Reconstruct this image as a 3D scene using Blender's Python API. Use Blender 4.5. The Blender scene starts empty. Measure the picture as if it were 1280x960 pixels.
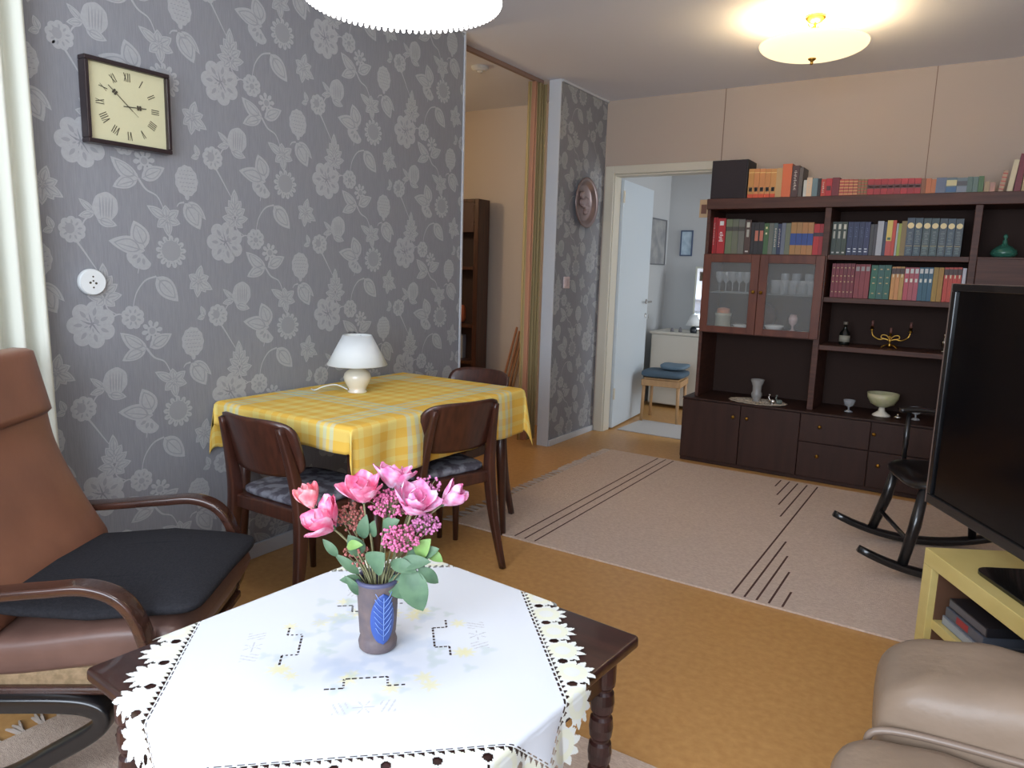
import bpy, bmesh, math, random
from mathutils import Vector, Matrix
random.seed(7)
PI = math.pi
C = bpy.context.scene.collection
def R(d): return math.radians(d)
def lin(c):
    out = []
    for v in c:
        v = v / 255.0
        out.append(v / 12.92 if v <= 0.04045 else ((v + 0.055) / 1.055) ** 2.4)
    return (*out, 1.0)

# ---------------------------------------------------------------- materials
def mat(name, col, rough=0.5, metal=0.0, spec=0.5, col2=None, scale=10.0, stretch=(1, 1, 1), bump=0.0, bscale=None,
        alpha=None, emis=None, estr=0.0, trans=0.0, coat=0.0, sub=0.0, detail=4.0, ramp=(0.35, 0.65)):
    m = bpy.data.materials.new(name); m.use_nodes = True
    nt = m.node_tree; b = nt.nodes['Principled BSDF']
    b.inputs['Base Color'].default_value = lin(col)
    b.inputs['Roughness'].default_value = rough
    b.inputs['Metallic'].default_value = metal
    b.inputs['Specular IOR Level'].default_value = spec
    b.inputs['Transmission Weight'].default_value = trans
    b.inputs['Coat Weight'].default_value = coat
    if alpha is not None: b.inputs['Alpha'].default_value = alpha
    if emis:
        b.inputs['Emission Color'].default_value = lin(emis); b.inputs['Emission Strength'].default_value = estr
    if col2 or bump:
        tc = nt.nodes.new('ShaderNodeTexCoord'); mp = nt.nodes.new('ShaderNodeMapping')
        mp.inputs['Scale'].default_value = stretch
        nt.links.new(tc.outputs['Object'], mp.inputs['Vector'])
    if col2:
        n = nt.nodes.new('ShaderNodeTexNoise'); n.inputs['Scale'].default_value = scale; n.inputs['Detail'].default_value = detail
        nt.links.new(mp.outputs['Vector'], n.inputs['Vector'])
        r = nt.nodes.new('ShaderNodeValToRGB')
        r.color_ramp.elements[0].position = ramp[0]; r.color_ramp.elements[1].position = ramp[1]
        r.color_ramp.elements[0].color = lin(col); r.color_ramp.elements[1].color = lin(col2)
        nt.links.new(n.outputs['Fac'], r.inputs['Fac']); nt.links.new(r.outputs['Color'], b.inputs['Base Color'])
    if bump:
        n2 = nt.nodes.new('ShaderNodeTexNoise'); n2.inputs['Scale'].default_value = bscale or scale; n2.inputs['Detail'].default_value = 5
        nt.links.new(mp.outputs['Vector'], n2.inputs['Vector'])
        bp = nt.nodes.new('ShaderNodeBump'); bp.inputs['Strength'].default_value = bump; bp.inputs['Distance'].default_value = 0.01
        nt.links.new(n2.outputs['Fac'], bp.inputs['Height']); nt.links.new(bp.outputs['Normal'], b.inputs['Normal'])
    return m
_cache = {}
def cmat(col, rough=0.55, **k):
    key = (tuple(col), rough, tuple(sorted(k.items())))
    if key not in _cache: _cache[key] = mat('paint_%d_%d_%d' % tuple(col), col, rough, **k)
    return _cache[key]

# ---------------------------------------------------------------- mesh builder
class MB:
    def __init__(s): s.v = []; s.f = []; s.mi = []; s.m = 0; s.sm = []; s.smooth = False
    def face(s, idx): s.f.append(tuple(idx)); s.mi.append(s.m); s.sm.append(s.smooth)
    def add(s, pts, faces, M=None):
        o = len(s.v)
        for p in pts:
            p = Vector(p)
            if M is not None: p = M @ p
            s.v.append(p)
        for f in faces: s.face([i + o for i in f])
    def box(s, x0, x1, y0, y1, z0, z1, M=None):
        p = [(x0,y0,z0),(x1,y0,z0),(x1,y1,z0),(x0,y1,z0),(x0,y0,z1),(x1,y0,z1),(x1,y1,z1),(x0,y1,z1)]
        s.add(p, [(0,3,2,1),(4,5,6,7),(0,1,5,4),(1,2,6,5),(2,3,7,6),(3,0,4,7)], M); return s
    def loft(s, rings, cap=True, closed=False):
        n = len(rings[0]); o = len(s.v)
        for r in rings: s.v.extend(Vector(p) for p in r)
        L = len(rings)
        for i in range(L - (0 if closed else 1)):
            a = o + i * n; b = o + ((i + 1) % L) * n
            for j in range(n): s.face((a + j, a + (j + 1) % n, b + (j + 1) % n, b + j))
        if cap and not closed:
            s.face(tuple(o + j for j in range(n))[::-1]); s.face(tuple(o + (L - 1) * n + j for j in range(n)))
        return s
    def lathe(s, prof, n=24, c=(0, 0, 0), M=None, cap=False):
        rings = []
        for r, z in prof:
            ring = [Vector((c[0] + r * math.cos(2*PI*k/n), c[1] + r * math.sin(2*PI*k/n), c[2] + z)) for k in range(n)]
            if M is not None: ring = [M @ p for p in ring]
            rings.append(ring)
        return s.loft(rings, cap)
    def tube(s, pts, r, n=8, up=None, flat=None, cap=True):
        # r: radius or list; flat=(w,t): rectangular-ish section
        pts = [Vector(p) for p in pts]; rings = []
        N = len(pts); prev = None
        for i, p in enumerate(pts):
            t = (pts[min(i + 1, N - 1)] - pts[max(i - 1, 0)]).normalized()
            if up is not None: u = Vector(up)
            elif prev is not None: u = prev
            else: u = Vector((0, 0, 1)) if abs(t.z) < 0.9 else Vector((1, 0, 0))
            a = t.cross(u)
            if a.length < 1e-5: a = t.orthogonal()
            a.normalize(); b = a.cross(t).normalized(); prev = b
            if flat:
                w, h = flat[i] if isinstance(flat, list) else flat
                ring = []
                for k in range(n):
                    an = 2*PI*(k + .5)/n; cx, sy = math.cos(an), math.sin(an); e = 0.35
                    ring.append(p + a * (w/2 * math.copysign(abs(cx)**e, cx)) + b * (h/2 * math.copysign(abs(sy)**e, sy)))
            else:
                rr = r[i] if isinstance(r, (list, tuple)) else r
                ring = [p + a * (rr * math.cos(2*PI*k/n)) + b * (rr * math.sin(2*PI*k/n)) for k in range(n)]
            rings.append(ring)
        return s.loft(rings, cap)
    def prism(s, outline, z0, z1, M=None):
        n = len(outline)
        p = [(x, y, z0) for x, y in outline] + [(x, y, z1) for x, y in outline]
        f = [tuple(range(n))[::-1], tuple(range(n, 2*n))] + [(i, (i+1) % n, n + (i+1) % n, n + i) for i in range(n)]
        s.add(p, f, M); return s
    def cushion(s, c, h, e1=0.35, e2=0.3, nu=40, nv=20, M=None, fn=None):
        # superquadric pillow
        def sp(a, e): return math.copysign(abs(a)**e, a)
        rings = []
        for j in range(1, nv):
            ph = -PI/2 + PI*j/nv; cp, spn = math.cos(ph), math.sin(ph); ring = []
            for k in range(nu):
                th = 2*PI*k/nu
                p = Vector((h[0]*sp(cp, e1)*sp(math.cos(th), e2), h[1]*sp(cp, e1)*sp(math.sin(th), e2), h[2]*sp(spn, e1)))
                if fn: p = fn(p)
                p = p + Vector(c)
                if M is not None: p = M @ p
                ring.append(p)
            rings.append(ring)
        return s.loft(rings, True)
    def build(s, name, mats, parent=None, loc=None, bevel=0, smooth=None, subd=0, solid=0):
        me = bpy.data.meshes.new(name); me.from_pydata([tuple(p) for p in s.v], [], s.f)
        if not isinstance(mats, (list, tuple)): mats = [mats]
        for m in mats: me.materials.append(m)
        me.polygons.foreach_set('material_index', s.mi)
        me.polygons.foreach_set('use_smooth', [True]*len(s.f) if smooth else s.sm)
        me.update()
        o = bpy.data.objects.new(name, me); C.objects.link(o)
        if parent: o.parent = parent
        if loc: o.location = loc
        if solid:
            q = o.modifiers.new('solid', 'SOLIDIFY'); q.thickness = solid; q.offset = 0
        if bevel:
            q = o.modifiers.new('bevel', 'BEVEL'); q.width = bevel; q.segments = 2; q.limit_method = 'ANGLE'; q.angle_limit = R(40)
        if subd:
            q = o.modifiers.new('subd', 'SUBSURF'); q.levels = subd; q.render_levels = subd
        return o
def tag(o, label, cat, group=None):
    o['label'] = label; o['category'] = cat
    if group: o['group'] = group
    return o
def thing(name, label, cat, loc=(0, 0, 0), rz=0.0, group=None):
    o = bpy.data.objects.new(name, None); C.objects.link(o); o.empty_display_size = 0.1
    o.location = loc; o.rotation_euler = (0, 0, rz)
    return tag(o, label, cat, group)
def struct(o): o['kind'] = 'structure'; return o
def copy_tree(o, parent=None):
    c = o.copy(); C.objects.link(c)
    if parent: c.parent = parent
    for ch in list(o.children): copy_tree(ch, c)
    return c
def bez(P, n=12):
    # Catmull-Rom through points
    P = [Vector(p) for p in P]; out = []
    for i in range(len(P) - 1):
        p0 = P[max(i-1, 0)]; p1 = P[i]; p2 = P[i+1]; p3 = P[min(i+2, len(P)-1)]
        for k in range(n):
            t = k / n
            out.append(0.5*((2*p1) + (p2-p0)*t + (2*p0-5*p1+4*p2-p3)*t*t + (3*p1-p0-3*p2+p3)*t**3))
    out.append(P[-1]); return out
def rrect(w, d, r, n=5):
    pts = []
    for cx, cy, a0 in ((w/2-r, d/2-r, 0), (-w/2+r, d/2-r, 90), (-w/2+r, -d/2+r, 180), (w/2-r, -d/2+r, 270)):
        for k in range(n+1):
            a = R(a0 + 90*k/n); pts.append((cx + r*math.cos(a), cy + r*math.sin(a)))
    return pts

# ---------------------------------------------------------------- palette
M = {}
M['ground'] = mat('wallpaper_ground', (138, 140, 145), 0.6, col2=(130, 131, 137), scale=60, stretch=(1, 6, 0.3), spec=0.35)
M['motif'] = mat('wallpaper_motif', (167, 169, 172), 0.48, col2=(161, 162, 166), scale=90, spec=0.45)
M['motif_line'] = mat('wallpaper_motif_line', (146, 148, 152), 0.6)
M['white_trim'] = mat('white_trim', (196, 200, 206), 0.4)
M['cream_trim'] = mat('cream_trim', (200, 194, 178), 0.42)
M['ceiling'] = mat('ceiling_paint', (226, 227, 234), 0.9, bump=0.08, bscale=220)
M['backwall'] = mat('back_wall_paint', (176, 160, 147), 0.85, bump=0.05, bscale=150)
M['hallwall'] = mat('hall_wall_paint', (204, 190, 176), 0.8)
M['bedwall'] = mat('bedroom_wall_paint', (186, 188, 188), 0.85)
M['cork'] = mat('cork_floor', (202, 154, 94), 0.36, col2=(188, 138, 80), scale=38, detail=8, ramp=(0.3, 0.7), spec=0.4, bump=0.05, bscale=140)
M['rug'] = mat('rug_weave', (224, 203, 186), 0.95, col2=(204, 180, 163), scale=70, stretch=(1, 3, 1), detail=6, bump=0.5, bscale=260, spec=0.1)
M['rug_stripe'] = mat('rug_stripe_yarn', (92, 66, 60), 0.95, spec=0.1)
M['fringe'] = mat('rug_fringe_yarn', (190, 176, 165), 0.95, spec=0.1)
M['wood_dark'] = mat('dark_stained_wood', (76, 42, 31), 0.32, col2=(58, 32, 25), scale=9, stretch=(6, 6, 0.6), coat=0.25)
M['wood_case'] = mat('bookcase_wood', (84, 53, 43), 0.5, col2=(68, 42, 34), scale=7, stretch=(0.5, 3, 8), spec=0.3)
M['wood_red'] = mat('reddish_door_wood', (102, 56, 40), 0.45, col2=(86, 46, 34), scale=7, stretch=(3, 3, 0.5), spec=0.35)
M['wood_table'] = mat('coffee_table_wood', (66, 38, 34), 0.3, col2=(46, 26, 24), scale=6, stretch=(0.6, 6, 3), coat=0.3)
M['wood_bent'] = mat('bentwood_brown', (70, 42, 32), 0.24, col2=(56, 34, 27), scale=8, stretch=(1, 8, 8), coat=0.6)
M['wood_light'] = mat('light_birch_wood', (184, 146, 102), 0.45, col2=(170, 132, 90), scale=8, stretch=(3, 3, 0.6))
M['black_paint'] = mat('black_lacquer', (18, 18, 20), 0.28, coat=0.4)
M['black_fabric'] = mat('black_wool', (46, 46, 50), 0.95, col2=(38, 38, 42), scale=160, bump=0.3, bscale=300, spec=0.15)
M['leather'] = mat('brown_leather', (144, 98, 76), 0.38, col2=(128, 87, 68), scale=5, bump=0.25, bscale=9, spec=0.45)
M['leather_seat'] = mat('dark_brown_leather', (110, 82, 72), 0.38, col2=(94, 69, 61), scale=6, bump=0.25, bscale=9, spec=0.5)
M['leather_taupe'] = mat('taupe_leather', (142, 122, 104), 0.4, col2=(130, 111, 94), scale=5, bump=0.6, bscale=8, spec=0.42)
M['canvas'] = mat('tan_canvas', (150, 126, 96), 0.9, col2=(126, 106, 78), scale=80)
M['curtain'] = mat('ivory_curtain', (212, 214, 202), 0.85)
M['shade'] = mat('white_lamp_shade', (222, 226, 226), 0.8)
M['ceramic'] = mat('cream_ceramic', (226, 220, 204), 0.18, coat=0.5)
M['porcelain'] = mat('white_porcelain', (220, 220, 216), 0.15, coat=0.5)
M['brass'] = mat('brass', (190, 150, 70), 0.28, metal=1.0)
M['silver'] = mat('silver_metal', (190, 188, 184), 0.25, metal=1.0)
M['glass'] = mat('clear_glass', (235, 240, 240), 0.05, trans=1.0)
M['glass'].node_tree.nodes['Principled BSDF'].inputs['IOR'].default_value = 1.45
M['pane'] = mat('cabinet_pane_glass', (200, 205, 205), 0.04, alpha=0.13, spec=0.9)
M['plastic_white'] = mat('white_plastic', (224, 228, 228), 0.35)
M['clock_face'] = mat('ivory_clock_face', (204, 200, 164), 0.5)
M['ink'] = mat('dark_ink', (70, 64, 52), 0.6)
M['beech_yellow'] = mat('pale_yellow_laminate', (204, 184, 118), 0.4, col2=(196, 175, 108), scale=5, stretch=(1, 1, 4))
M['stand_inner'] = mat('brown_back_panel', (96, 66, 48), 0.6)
M['pages'] = mat('page_block', (196, 184, 160), 0.9)
# ================================================================ ROOM
XL = -2.522; YB = 5.17; HC = 2.54
def sbox(name, x0, x1, y0, y1, z0, z1, m, bevel=0):
    return struct(MB().box(x0, x1, y0, y1, z0, z1).build(name, m, bevel=bevel))
sbox('floor', -4.7, 2.3, -1.5, 7.2, -0.06, 0.0, M['cork'])
sbox('ceiling', -4.7, 2.3, -1.5, 7.2, HC, HC + 0.06, M['ceiling'])

# ---- wallpaper: drawn motifs printed on the wall (part of the wall's own mesh)
def leaf_pts(b, t, w, n=9, sk=0.0, k=1.0):
    b = Vector(b); t = Vector(t); c = (b + t) / 2; b = c + (b - c) * k; t = c + (t - c) * k
    d = t - b; L = d.length; d.normalize(); nrm = Vector((-d.y, d.x)); pts = []
    def hw(q): return w * k * (math.sin(PI * q ** 0.8) ** 0.85) / 2
    for i in range(n + 1): q = i / n; pts.append(b + d*L*q + nrm*(hw(q)*(1+sk)))
    for i in range(n - 1, 0, -1): q = i / n; pts.append(b + d*L*q - nrm*(hw(q)*(1-sk)))
    return pts
def motif_cell():
    out = []  # (layer, pts) layer 0 motif,1 line,2 motif top
    def leaf(b, t, w, sk=0.0):
        out.append((0, leaf_pts(b, t, w, sk=sk))); out.append((1, leaf_pts(b, t, w, sk=sk, k=0.74)))
        out.append((2, leaf_pts(b, t, w, sk=sk, k=0.62)))
        b = Vector(b); t = Vector(t); out.append((3, leaf_pts(b, b.lerp(t, 0.82), 0.004)))
    def blob(c, rx, ry, lay=0, n=26, bump=0.0, nb=9, rot=0.0):
        pts = []
        for k in range(n):
            a = 2*PI*k/n; r = 1 + bump*math.cos(nb*a)
            x = rx*r*math.cos(a); y = ry*r*math.sin(a)
            pts.append(Vector((c[0] + x*math.cos(rot) - y*math.sin(rot), c[1] + x*math.sin(rot) + y*math.cos(rot))))
        out.append((lay, pts))
    def stem(P, w=0.0035):
        P = bez([(p[0], p[1], 0) for p in P], 6); l = []; r = []
        for i, p in enumerate(P):
            t = (P[min(i+1, len(P)-1)] - P[max(i-1, 0)]).normalized(); nn = Vector((-t.y, t.x))
            ww = w * (1.2 - 0.8*i/len(P)); q = Vector((p.x, p.y)); l.append(q + nn*ww); r.append(q - nn*ww)
        for i in range(len(P)-1): out.append((0, [l[i], r[i], r[i+1], l[i+1]]))
    def petals(c, r0, r1, n, w, a0=0.0, inner=True, da=None):
        for k in range(n):
            a = a0 + 2*PI*k/n if da is None else a0 + da*k
            b = (c[0] + r0*math.cos(a), c[1] + r0*math.sin(a)); t = (c[0] + r1*math.cos(a), c[1] + r1*math.sin(a))
            d = Vector(t) - Vector(b); L = d.length; d.normalize(); nn = Vector((-d.y, d.x)); pts = []
            for i in range(13):
                q = -PI/2 + PI*i/12   # blunt petal
                pts.append(Vector(b).lerp(Vector(t), 0.62) + d*(L*0.38*math.cos(q)) + nn*(w/2*math.sin(q)))
            pts.append(Vector(b)); out.append((0, pts))
            if inner:
                m_ = Vector(b).lerp(Vector(t), 0.3); e_ = Vector(b).lerp(Vector(t), 0.72); out.append((3, leaf_pts(m_, e_, w*0.22)))
    # three-leaf spray with spiky flower
    leaf((-.11, .249), (-.206, .312), .052, .3); leaf((-.115, .244), (-.204, .212), .046, -.2); leaf((-.1, .252), (-.012, .298), .05)
    petals((-.088, .312), .008, .040, 8, .017, R(10), False); blob((-.088, .312), .018, .018, 0); blob((-.088, .312), .012, .012, 3); blob((-.088, .312), .009, .009, 2)
    stem([(-.112, .25), (-.085, .215), (-.045, .195), (-.022, .15)])
    # small maple leaf
    for a, L in ((150, .085), (95, .05), (35, .06), (-15, .055), (-85, .065), (-140, .05)):
        leaf((-.012, .118), (-.012 + L*math.cos(R(a)), .118 + L*math.sin(R(a))), .036)
    # pine cone
    blob((.073, .262), .046, .056, 0, 44, .035, 11); blob((.073, .204), .009, .012)
    for j in range(6):
        for i in range(-3, 4):
            x = .073 + i*.0125 + (j % 2)*.006; y = .225 + j*.0145
            if ((x-.073)/.036)**2 + ((y-.262)/.046)**2 < 1: out.append((3, leaf_pts((x-.005, y), (x+.005, y+.002), .0035, 4)))
    # big leaf with curled edge
    leaf((.062, .180), (.122, .088), .072, .15); leaf((.075, .186), (.148, .125), .03, .5); stem([(.06, .183), (.04, .178), (.03, .165)], .003)
    # bud with two small leaves
    blob((-.232, .142), .043, .050, 0, 30, .02, 7, R(-20)); leaf((-.262, .100), (-.195, .082), .034)
    for k in (-2, -1, 0, 1, 2): stem_p = [(-.232+k*.009, .105), (-.228+k*.017, .142), (-.228+k*.011, .178)]; out.append((3, leaf_pts(stem_p[0], stem_p[2], .0045)))
    leaf((-.270, .121), (-.318, .163), .024); leaf((-.270, .118), (-.322, .106), .026)
    stem([(-.28, .115), (-.305, .09), (-.315, .06)], .003)
    # round ruffled flower
    petals((-.344, .06), .006, .044, 9, .030, 0.2); blob((-.35, .062), .024, .024, 2); blob((-.352, .064), .015, .017, 3); blob((-.352, .064), .012, .014, 2)
    stem([(-.33, .02), (-.31, -.01), (-.285, -.05), (-.262, -.085)], .003)
    # three big leaves beside the daisy
    leaf((-.10, .01), (-.137, .104), .070); leaf((-.10, .0), (-.228, .030), .062, -.2); petals((-.11, -.005), .004, .062, 3, .055, R(-150), True, R(32))
    stem([(-.12, -.03), (-.13, -.08)], .0025)
    # daisy
    petals((0, 0), .026, .060, 13, .019, 0.1); blob((0, 0), .043, .044, 0); blob((0, .004), .037, .037, 3, 40, .03, 13); blob((0, .006), .032, .032, 2)
    # leaf below it
    leaf((-.062, -.092), (.020, -.182), .070); stem([(-.062, -.090), (-.105, -.105), (-.14, -.15), (-.155, -.205)], .003)
    # maple leaf to the right
    for a, L in ((75, .062), (20, .05), (-30, .07), (-95, .065), (-140, .048), (150, .045), (-55, .055)):
        leaf((.105, -.105), (.105 + L*math.cos(R(a)), -.105 + L*math.sin(R(a))), .034)
    # large blunt-petalled flower
    petals((-.300, -.255), .010, .082, 7, .058, R(25)); petals((-.300, -.252), .004, .040, 5, .026, R(60)); blob((-.285, -.245), .009, .009, 3)
    stem([(-.235, -.235), (-.205, -.222), (-.165, -.235)], .003)
    # small peony
    petals((-.157, -.235), .004, .043, 8, .032, 0.4); blob((-.157, -.236), .020, .020, 2); blob((-.157, -.238), .011, .011, 3)
    # tall oak-like leaf
    for y0, a, L in ((-.165, 10, .062), (-.165, 172, .060), (-.15, 35, .058), (-.15, 145, .056), (-.13, 55, .052), (-.13, 125, .050), (-.12, 90, .075), (-.165, -40, .045), (-.165, -140, .045)):
        leaf((-.252, y0), (-.252 + L*math.cos(R(a)), y0 + L*math.sin(R(a))), .034)
    stem([(-.252, -.165), (-.245, -.2), (-.215, -.222)], .003)
    # sprig of two small leaves
    leaf((.127, .358), (.112, .398), .024); leaf((.127, .358), (.095, .348), .022)
    return out
CELL = motif_cell()
def clip(pts, y0, y1, z0, z1):
    for ax, lim, sg in ((0, y0, 1), (0, y1, -1), (1, z0, 1), (1, z1, -1)):
        out = []; n = len(pts)
        for i in range(n):
            a, b = pts[i], pts[(i+1) % n]; da = (a[ax]-lim)*sg; db = (b[ax]-lim)*sg
            if da >= 0: out.append(a)
            if (da >= 0) != (db >= 0): out.append(a + (b - a) * (da/(da-db)))
        pts = out
        if len(pts) < 3: return []
    return pts
def papered_wall(name, y0, y1):
    mb = MB(); mb.box(XL - 0.085, XL, y0, y1, 0, HC)
    for i in range(-6, 9):
        for j in range(-6, 9):
            oy = 1.584 + .53*i; oz = 1.293 + .299*i + .599*j
            oz -= .599*math.floor((oz + .6)/.599) if False else 0
            if oy < y0 - .5 or oy > y1 + .5 or oz < -.6 or oz > HC + .6: continue
            for lay, pts in CELL:
                q = [Vector((p.x + oy, p.y + oz)) for p in pts]
                q = clip(q, y0 + .004, y1 - .004, .005, HC - .005)
                if len(q) < 3: continue
                area = sum(q[k].x*q[(k+1) % len(q)].y - q[(k+1) % len(q)].x*q[k].y for k in range(len(q)))
                if area < 0: q = q[::-1]
                x = XL + .0004 + .0003*lay + random.random()*.00008
                mb.m = 2 if lay in (1, 3) else 1
                mb.add([(x, p.x, p.y) for p in q], [tuple(range(len(q)))])
    return struct(mb.build(name, [M['ground'], M['motif'], M['motif_line']]))
papered_wall('wall_left', -1.4, 3.36)
papered_wall('wall_partition', 4.45, YB)
# white edges of the papered walls
def trims(name, boxes, m, bevel=0.0015):
    mb = MB()
    for b in boxes: mb.box(*b)
    return struct(mb.build(name, m, bevel=bevel))
trims('trim_1', [(XL-.088, XL+.006, 3.352, 3.366, 0, HC-.001)], M['white_trim'])
trims('trim_2', [(XL-.088, XL+.004, 4.438, 4.4495, 0, HC-.001)], M['white_trim'])
trims('trim_3', [(XL+.0015, XL+.014, -1.4, 3.351, HC-.016, HC-.001), (XL+.0015, XL+.014, 4.4505, YB-.001, HC-.016, HC-.001)], M['white_trim'])
trims('baseboard_left', [(XL+.0015, XL+.016, -1.4, 3.351, .001, .062)], M['white_trim'])
trims('baseboard_partition', [(XL+.0015, XL+.016, 4.4505, YB-.001, .001, .045)], M['white_trim'])

# back wall with door opening
mb = MB(); X0, X1 = -2.432, -1.62; ZT = 2.0
mb.box(-4.7, X0, YB, YB+.09, 0, HC); mb.box(X1, 2.3, YB, YB+.09, 0, HC); mb.box(X0, X1, YB, YB+.09, ZT, HC)
struct(mb.build('wall_back', [M['backwall']]))
trims('trim_4', [(-1.6275, -1.6225, YB-.0022, YB-.0002, 2.06, HC), (-.362, -.358, YB-.0022, YB-.0002, 1.78, HC)], mat('wall_seam', (120, 98, 86), .9), 0)
sbox('baseboard_back', -1.55, 2.0, YB-.014, YB-.001, .001, .05, M['white_trim'])
sbox('wall_right', 2.0, 2.1, -1.4, YB, 0, HC, M['backwall'])
# rear wall (behind the camera) with its window
mb = MB(); mb.box(-2.52, -1.7, -1.4, -1.3, 0, HC); mb.box(1.3, 2.0, -1.4, -1.3, 0, HC)
mb.box(-1.7, 1.3, -1.4, -1.3, 0, .75); mb.box(-1.7, 1.3, -1.4, -1.3, 2.3, HC)
struct(mb.build('wall_rear', M['ceiling']))
mb = MB()
for x in (-1.7, -.73, .27, 1.25): mb.box(x, x+.05, -1.38, -1.32, .75, 2.3)
mb.box(-1.65, 1.25, -1.38, -1.32, .75, .80); mb.box(-1.65, 1.25, -1.38, -1.32, 2.25, 2.3)
struct(mb.build('window_1', M['white_trim'], bevel=.003))
# hallway
sbox('wall_hall_back', -4.7, XL-.086, 5.02, 5.10, 0, HC, M['hallwall'])
sbox('wall_hall_left', -4.7, -4.62, 1.6, 5.02, 0, HC, M['hallwall'])
sbox('wall_hall_front', -4.62, XL-.086, 1.6, 1.68, 0, HC, M['hallwall'])
# bedroom
sbox('wall_bedroom_left', -2.78, -2.70, YB+.09, 7.05, 0, HC, M['bedwall'])
sbox('wall_bedroom_back', -2.78, 1.0, 7.05, 7.12, 0, HC, M['bedwall'])
sbox('wall_bedroom_right', .9, 1.0, YB+.09, 7.05, 0, HC, M['bedwall'])

# door frame and door leaf
mb = MB()
mb.box(-2.505, -2.432, YB-.020, YB, 0, 2.06); mb.box(-1.62, -1.555, YB-.020, YB, 0, 2.06); mb.box(-2.432, -1.62, YB-.020, YB, 2.0, 2.06)
mb.box(-2.432, -2.422, YB-.006, YB+.10, 0, 2.0); mb.box(-1.635, -1.62, YB-.006, YB+.10, 0, 2.0); mb.box(-2.422, -1.635, YB-.006, YB+.10, 1.985, 2.0)
fr = struct(mb.build('trim_5', M['cream_trim'], bevel=.004))
door = bpy.data.objects.new('door_1', None); C.objects.link(door); struct(door); door.location = (-2.400, YB+.095, 0); door.rotation_euler = (0, 0, R(5))
MB().box(-.04, 0, .02, .79, .012, 1.975).build('door_leaf', mat('door_paint', (196, 206, 212), .35), door, bevel=.003)
h = MB(); h.tube([(0, .735, 1.02), (.045, .735, 1.02)], .009, 10); h.tube([(.045, .745, 1.02), (.05, .70, 1.02), (.045, .625, 1.02)], .008, 10); h.lathe([(0, 0), (.022, 0), (.022, .006), (0, .006)], 16, M=Matrix.Translation((0, .735, 1.02)) @ Matrix.Rotation(PI/2, 4, 'Y'))
h.build('door_handle', M['silver'], door, smooth=False)
k = MB(); k.lathe([(0, 0), (.018, 0), (.018, .006), (0, .006)], 16, M=Matrix.Translation((0, .735, .90)) @ Matrix.Rotation(PI/2, 4, 'Y')); k.box(.004, .03, .728, .742, .875, .905)
k.build('door_lock', M['silver'], door)
for z in (.25, 1.80):
    MB().lathe([(0, 0), (.009, 0), (.009, .09), (0, .09)], 10, c=(.006, .012, z)).build('hinge', M['cream_trim'], door)

# ceiling track across the hallway opening, with the folded curtain at its end
tag(MB().box(-2.672, -2.648, 3.38, 4.43, HC-.028, HC-.001).build('curtain_track', mat('track_brown', (130, 104, 92), .5), bevel=.003), 'thin brown curtain track on the ceiling across the hallway opening', 'curtain track')
rings = []
cp = [( -2.622, 4.425), (-2.70, 4.415), (-2.63, 4.400), (-2.705, 4.387), (-2.635, 4.372), (-2.71, 4.36), (-2.64, 4.345), (-2.71, 4.335), (-2.645, 4.322), (-2.70, 4.312), (-2.68, 4.30)]
sp = bez([(x, y, 0) for x, y in cp], 7)
hc = MB(); hc.smooth = True
n = len(sp)
for i, z in enumerate([.05, .6, 1.2, 1.9, HC-.03]):
    hc.v.extend(Vector((p.x + .004*math.sin(i*2 + k_*.2), p.y, z)) for k_, p in enumerate(sp))
for i in range(4):
    for j in range(n-1):
        hc.m = 1 if 42 < j < 60 else (2 if j >= 60 else 0)
        hc.face((i*n+j, i*n+j+1, (i+1)*n+j+1, (i+1)*n+j))
tag(hc.build('hallway_curtain', [mat('olive_beige_cloth', (146, 130, 92), .9), mat('peach_cloth', (182, 132, 104), .9), mat('cream_cloth', (180, 160, 112), .9)], solid=.003), 'olive and peach striped curtain bunched at the hallway end of the papered partition', 'curtain')

# ivory curtain on the far left
mb = MB(); mb.smooth = True
sp = []
for k_ in range(161):
    q = k_/160; y = 1.135 - q*.95
    sp.append(Vector((-2.470 + .026*math.sin(q*2*PI*13 + .8*math.sin(q*9)), y, 0)))
n = len(sp); zs = [.02, .4, .8, 1.2, 1.6, 2.0, 2.3, 2.50]
for i, z in enumerate(zs): mb.v.extend(Vector((XL + (p.x-XL)*(1 if z < 2.4 else .9), p.y - .004*i*(1-k_/n) , z)) for k_, p in enumerate(sp))
for i in range(len(zs)-1):
    for j in range(n-1): mb.face((i*n+j, i*n+j+1, (i+1)*n+j+1, (i+1)*n+j))
cu = thing('window_curtain', 'long ivory pleated curtain hanging at the far left beside the square clock', 'curtain')
mb.build('cloth', M['curtain'], cu, solid=.002)
MB().tube([(-2.46, .15, 2.515), (-2.46, 1.19, 2.515)], .012, 10).build('rail', M['white_trim'], cu)

# ---- rugs
def rug(name, label, x0, x1, y0, y1, stripes, fr_left=True, seed=1):
    rnd = random.Random(seed)
    r = thing(name, label, 'rug', (0, 0, 0))
    mb = MB(); mb.box(x0, x1, y0, y1, .001, .009); mb.m = 1
    for (xa, ya, xb, yb) in stripes:
        w = .0042
        mb.add([(xa-w, ya, .0094), (xa+w, ya, .0094), (xb+w, yb, .0094), (xb-w, yb, .0094)], [(0, 1, 2, 3)])
    mb.build('woven_field', [M['rug'], M['rug_stripe']], r)
    f = MB(); y = y0 + .01
    while y < y1:
        for q in range(3):
            a = rnd.uniform(-.02, .02); L = rnd.uniform(.05, .075)
            f.tube([(x0+.004, y + q*.004, .006), (x0-L*.5, y + q*.004 + a*.5, .007), (x0-L, y + q*.004 + a, .004)], [.005, .006, .003], 5)
        y += rnd.uniform(.04, .055)
    fo = f.build('fringe', M['fringe'], r); fo['kind'] = 'stuff'
    return r
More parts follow.
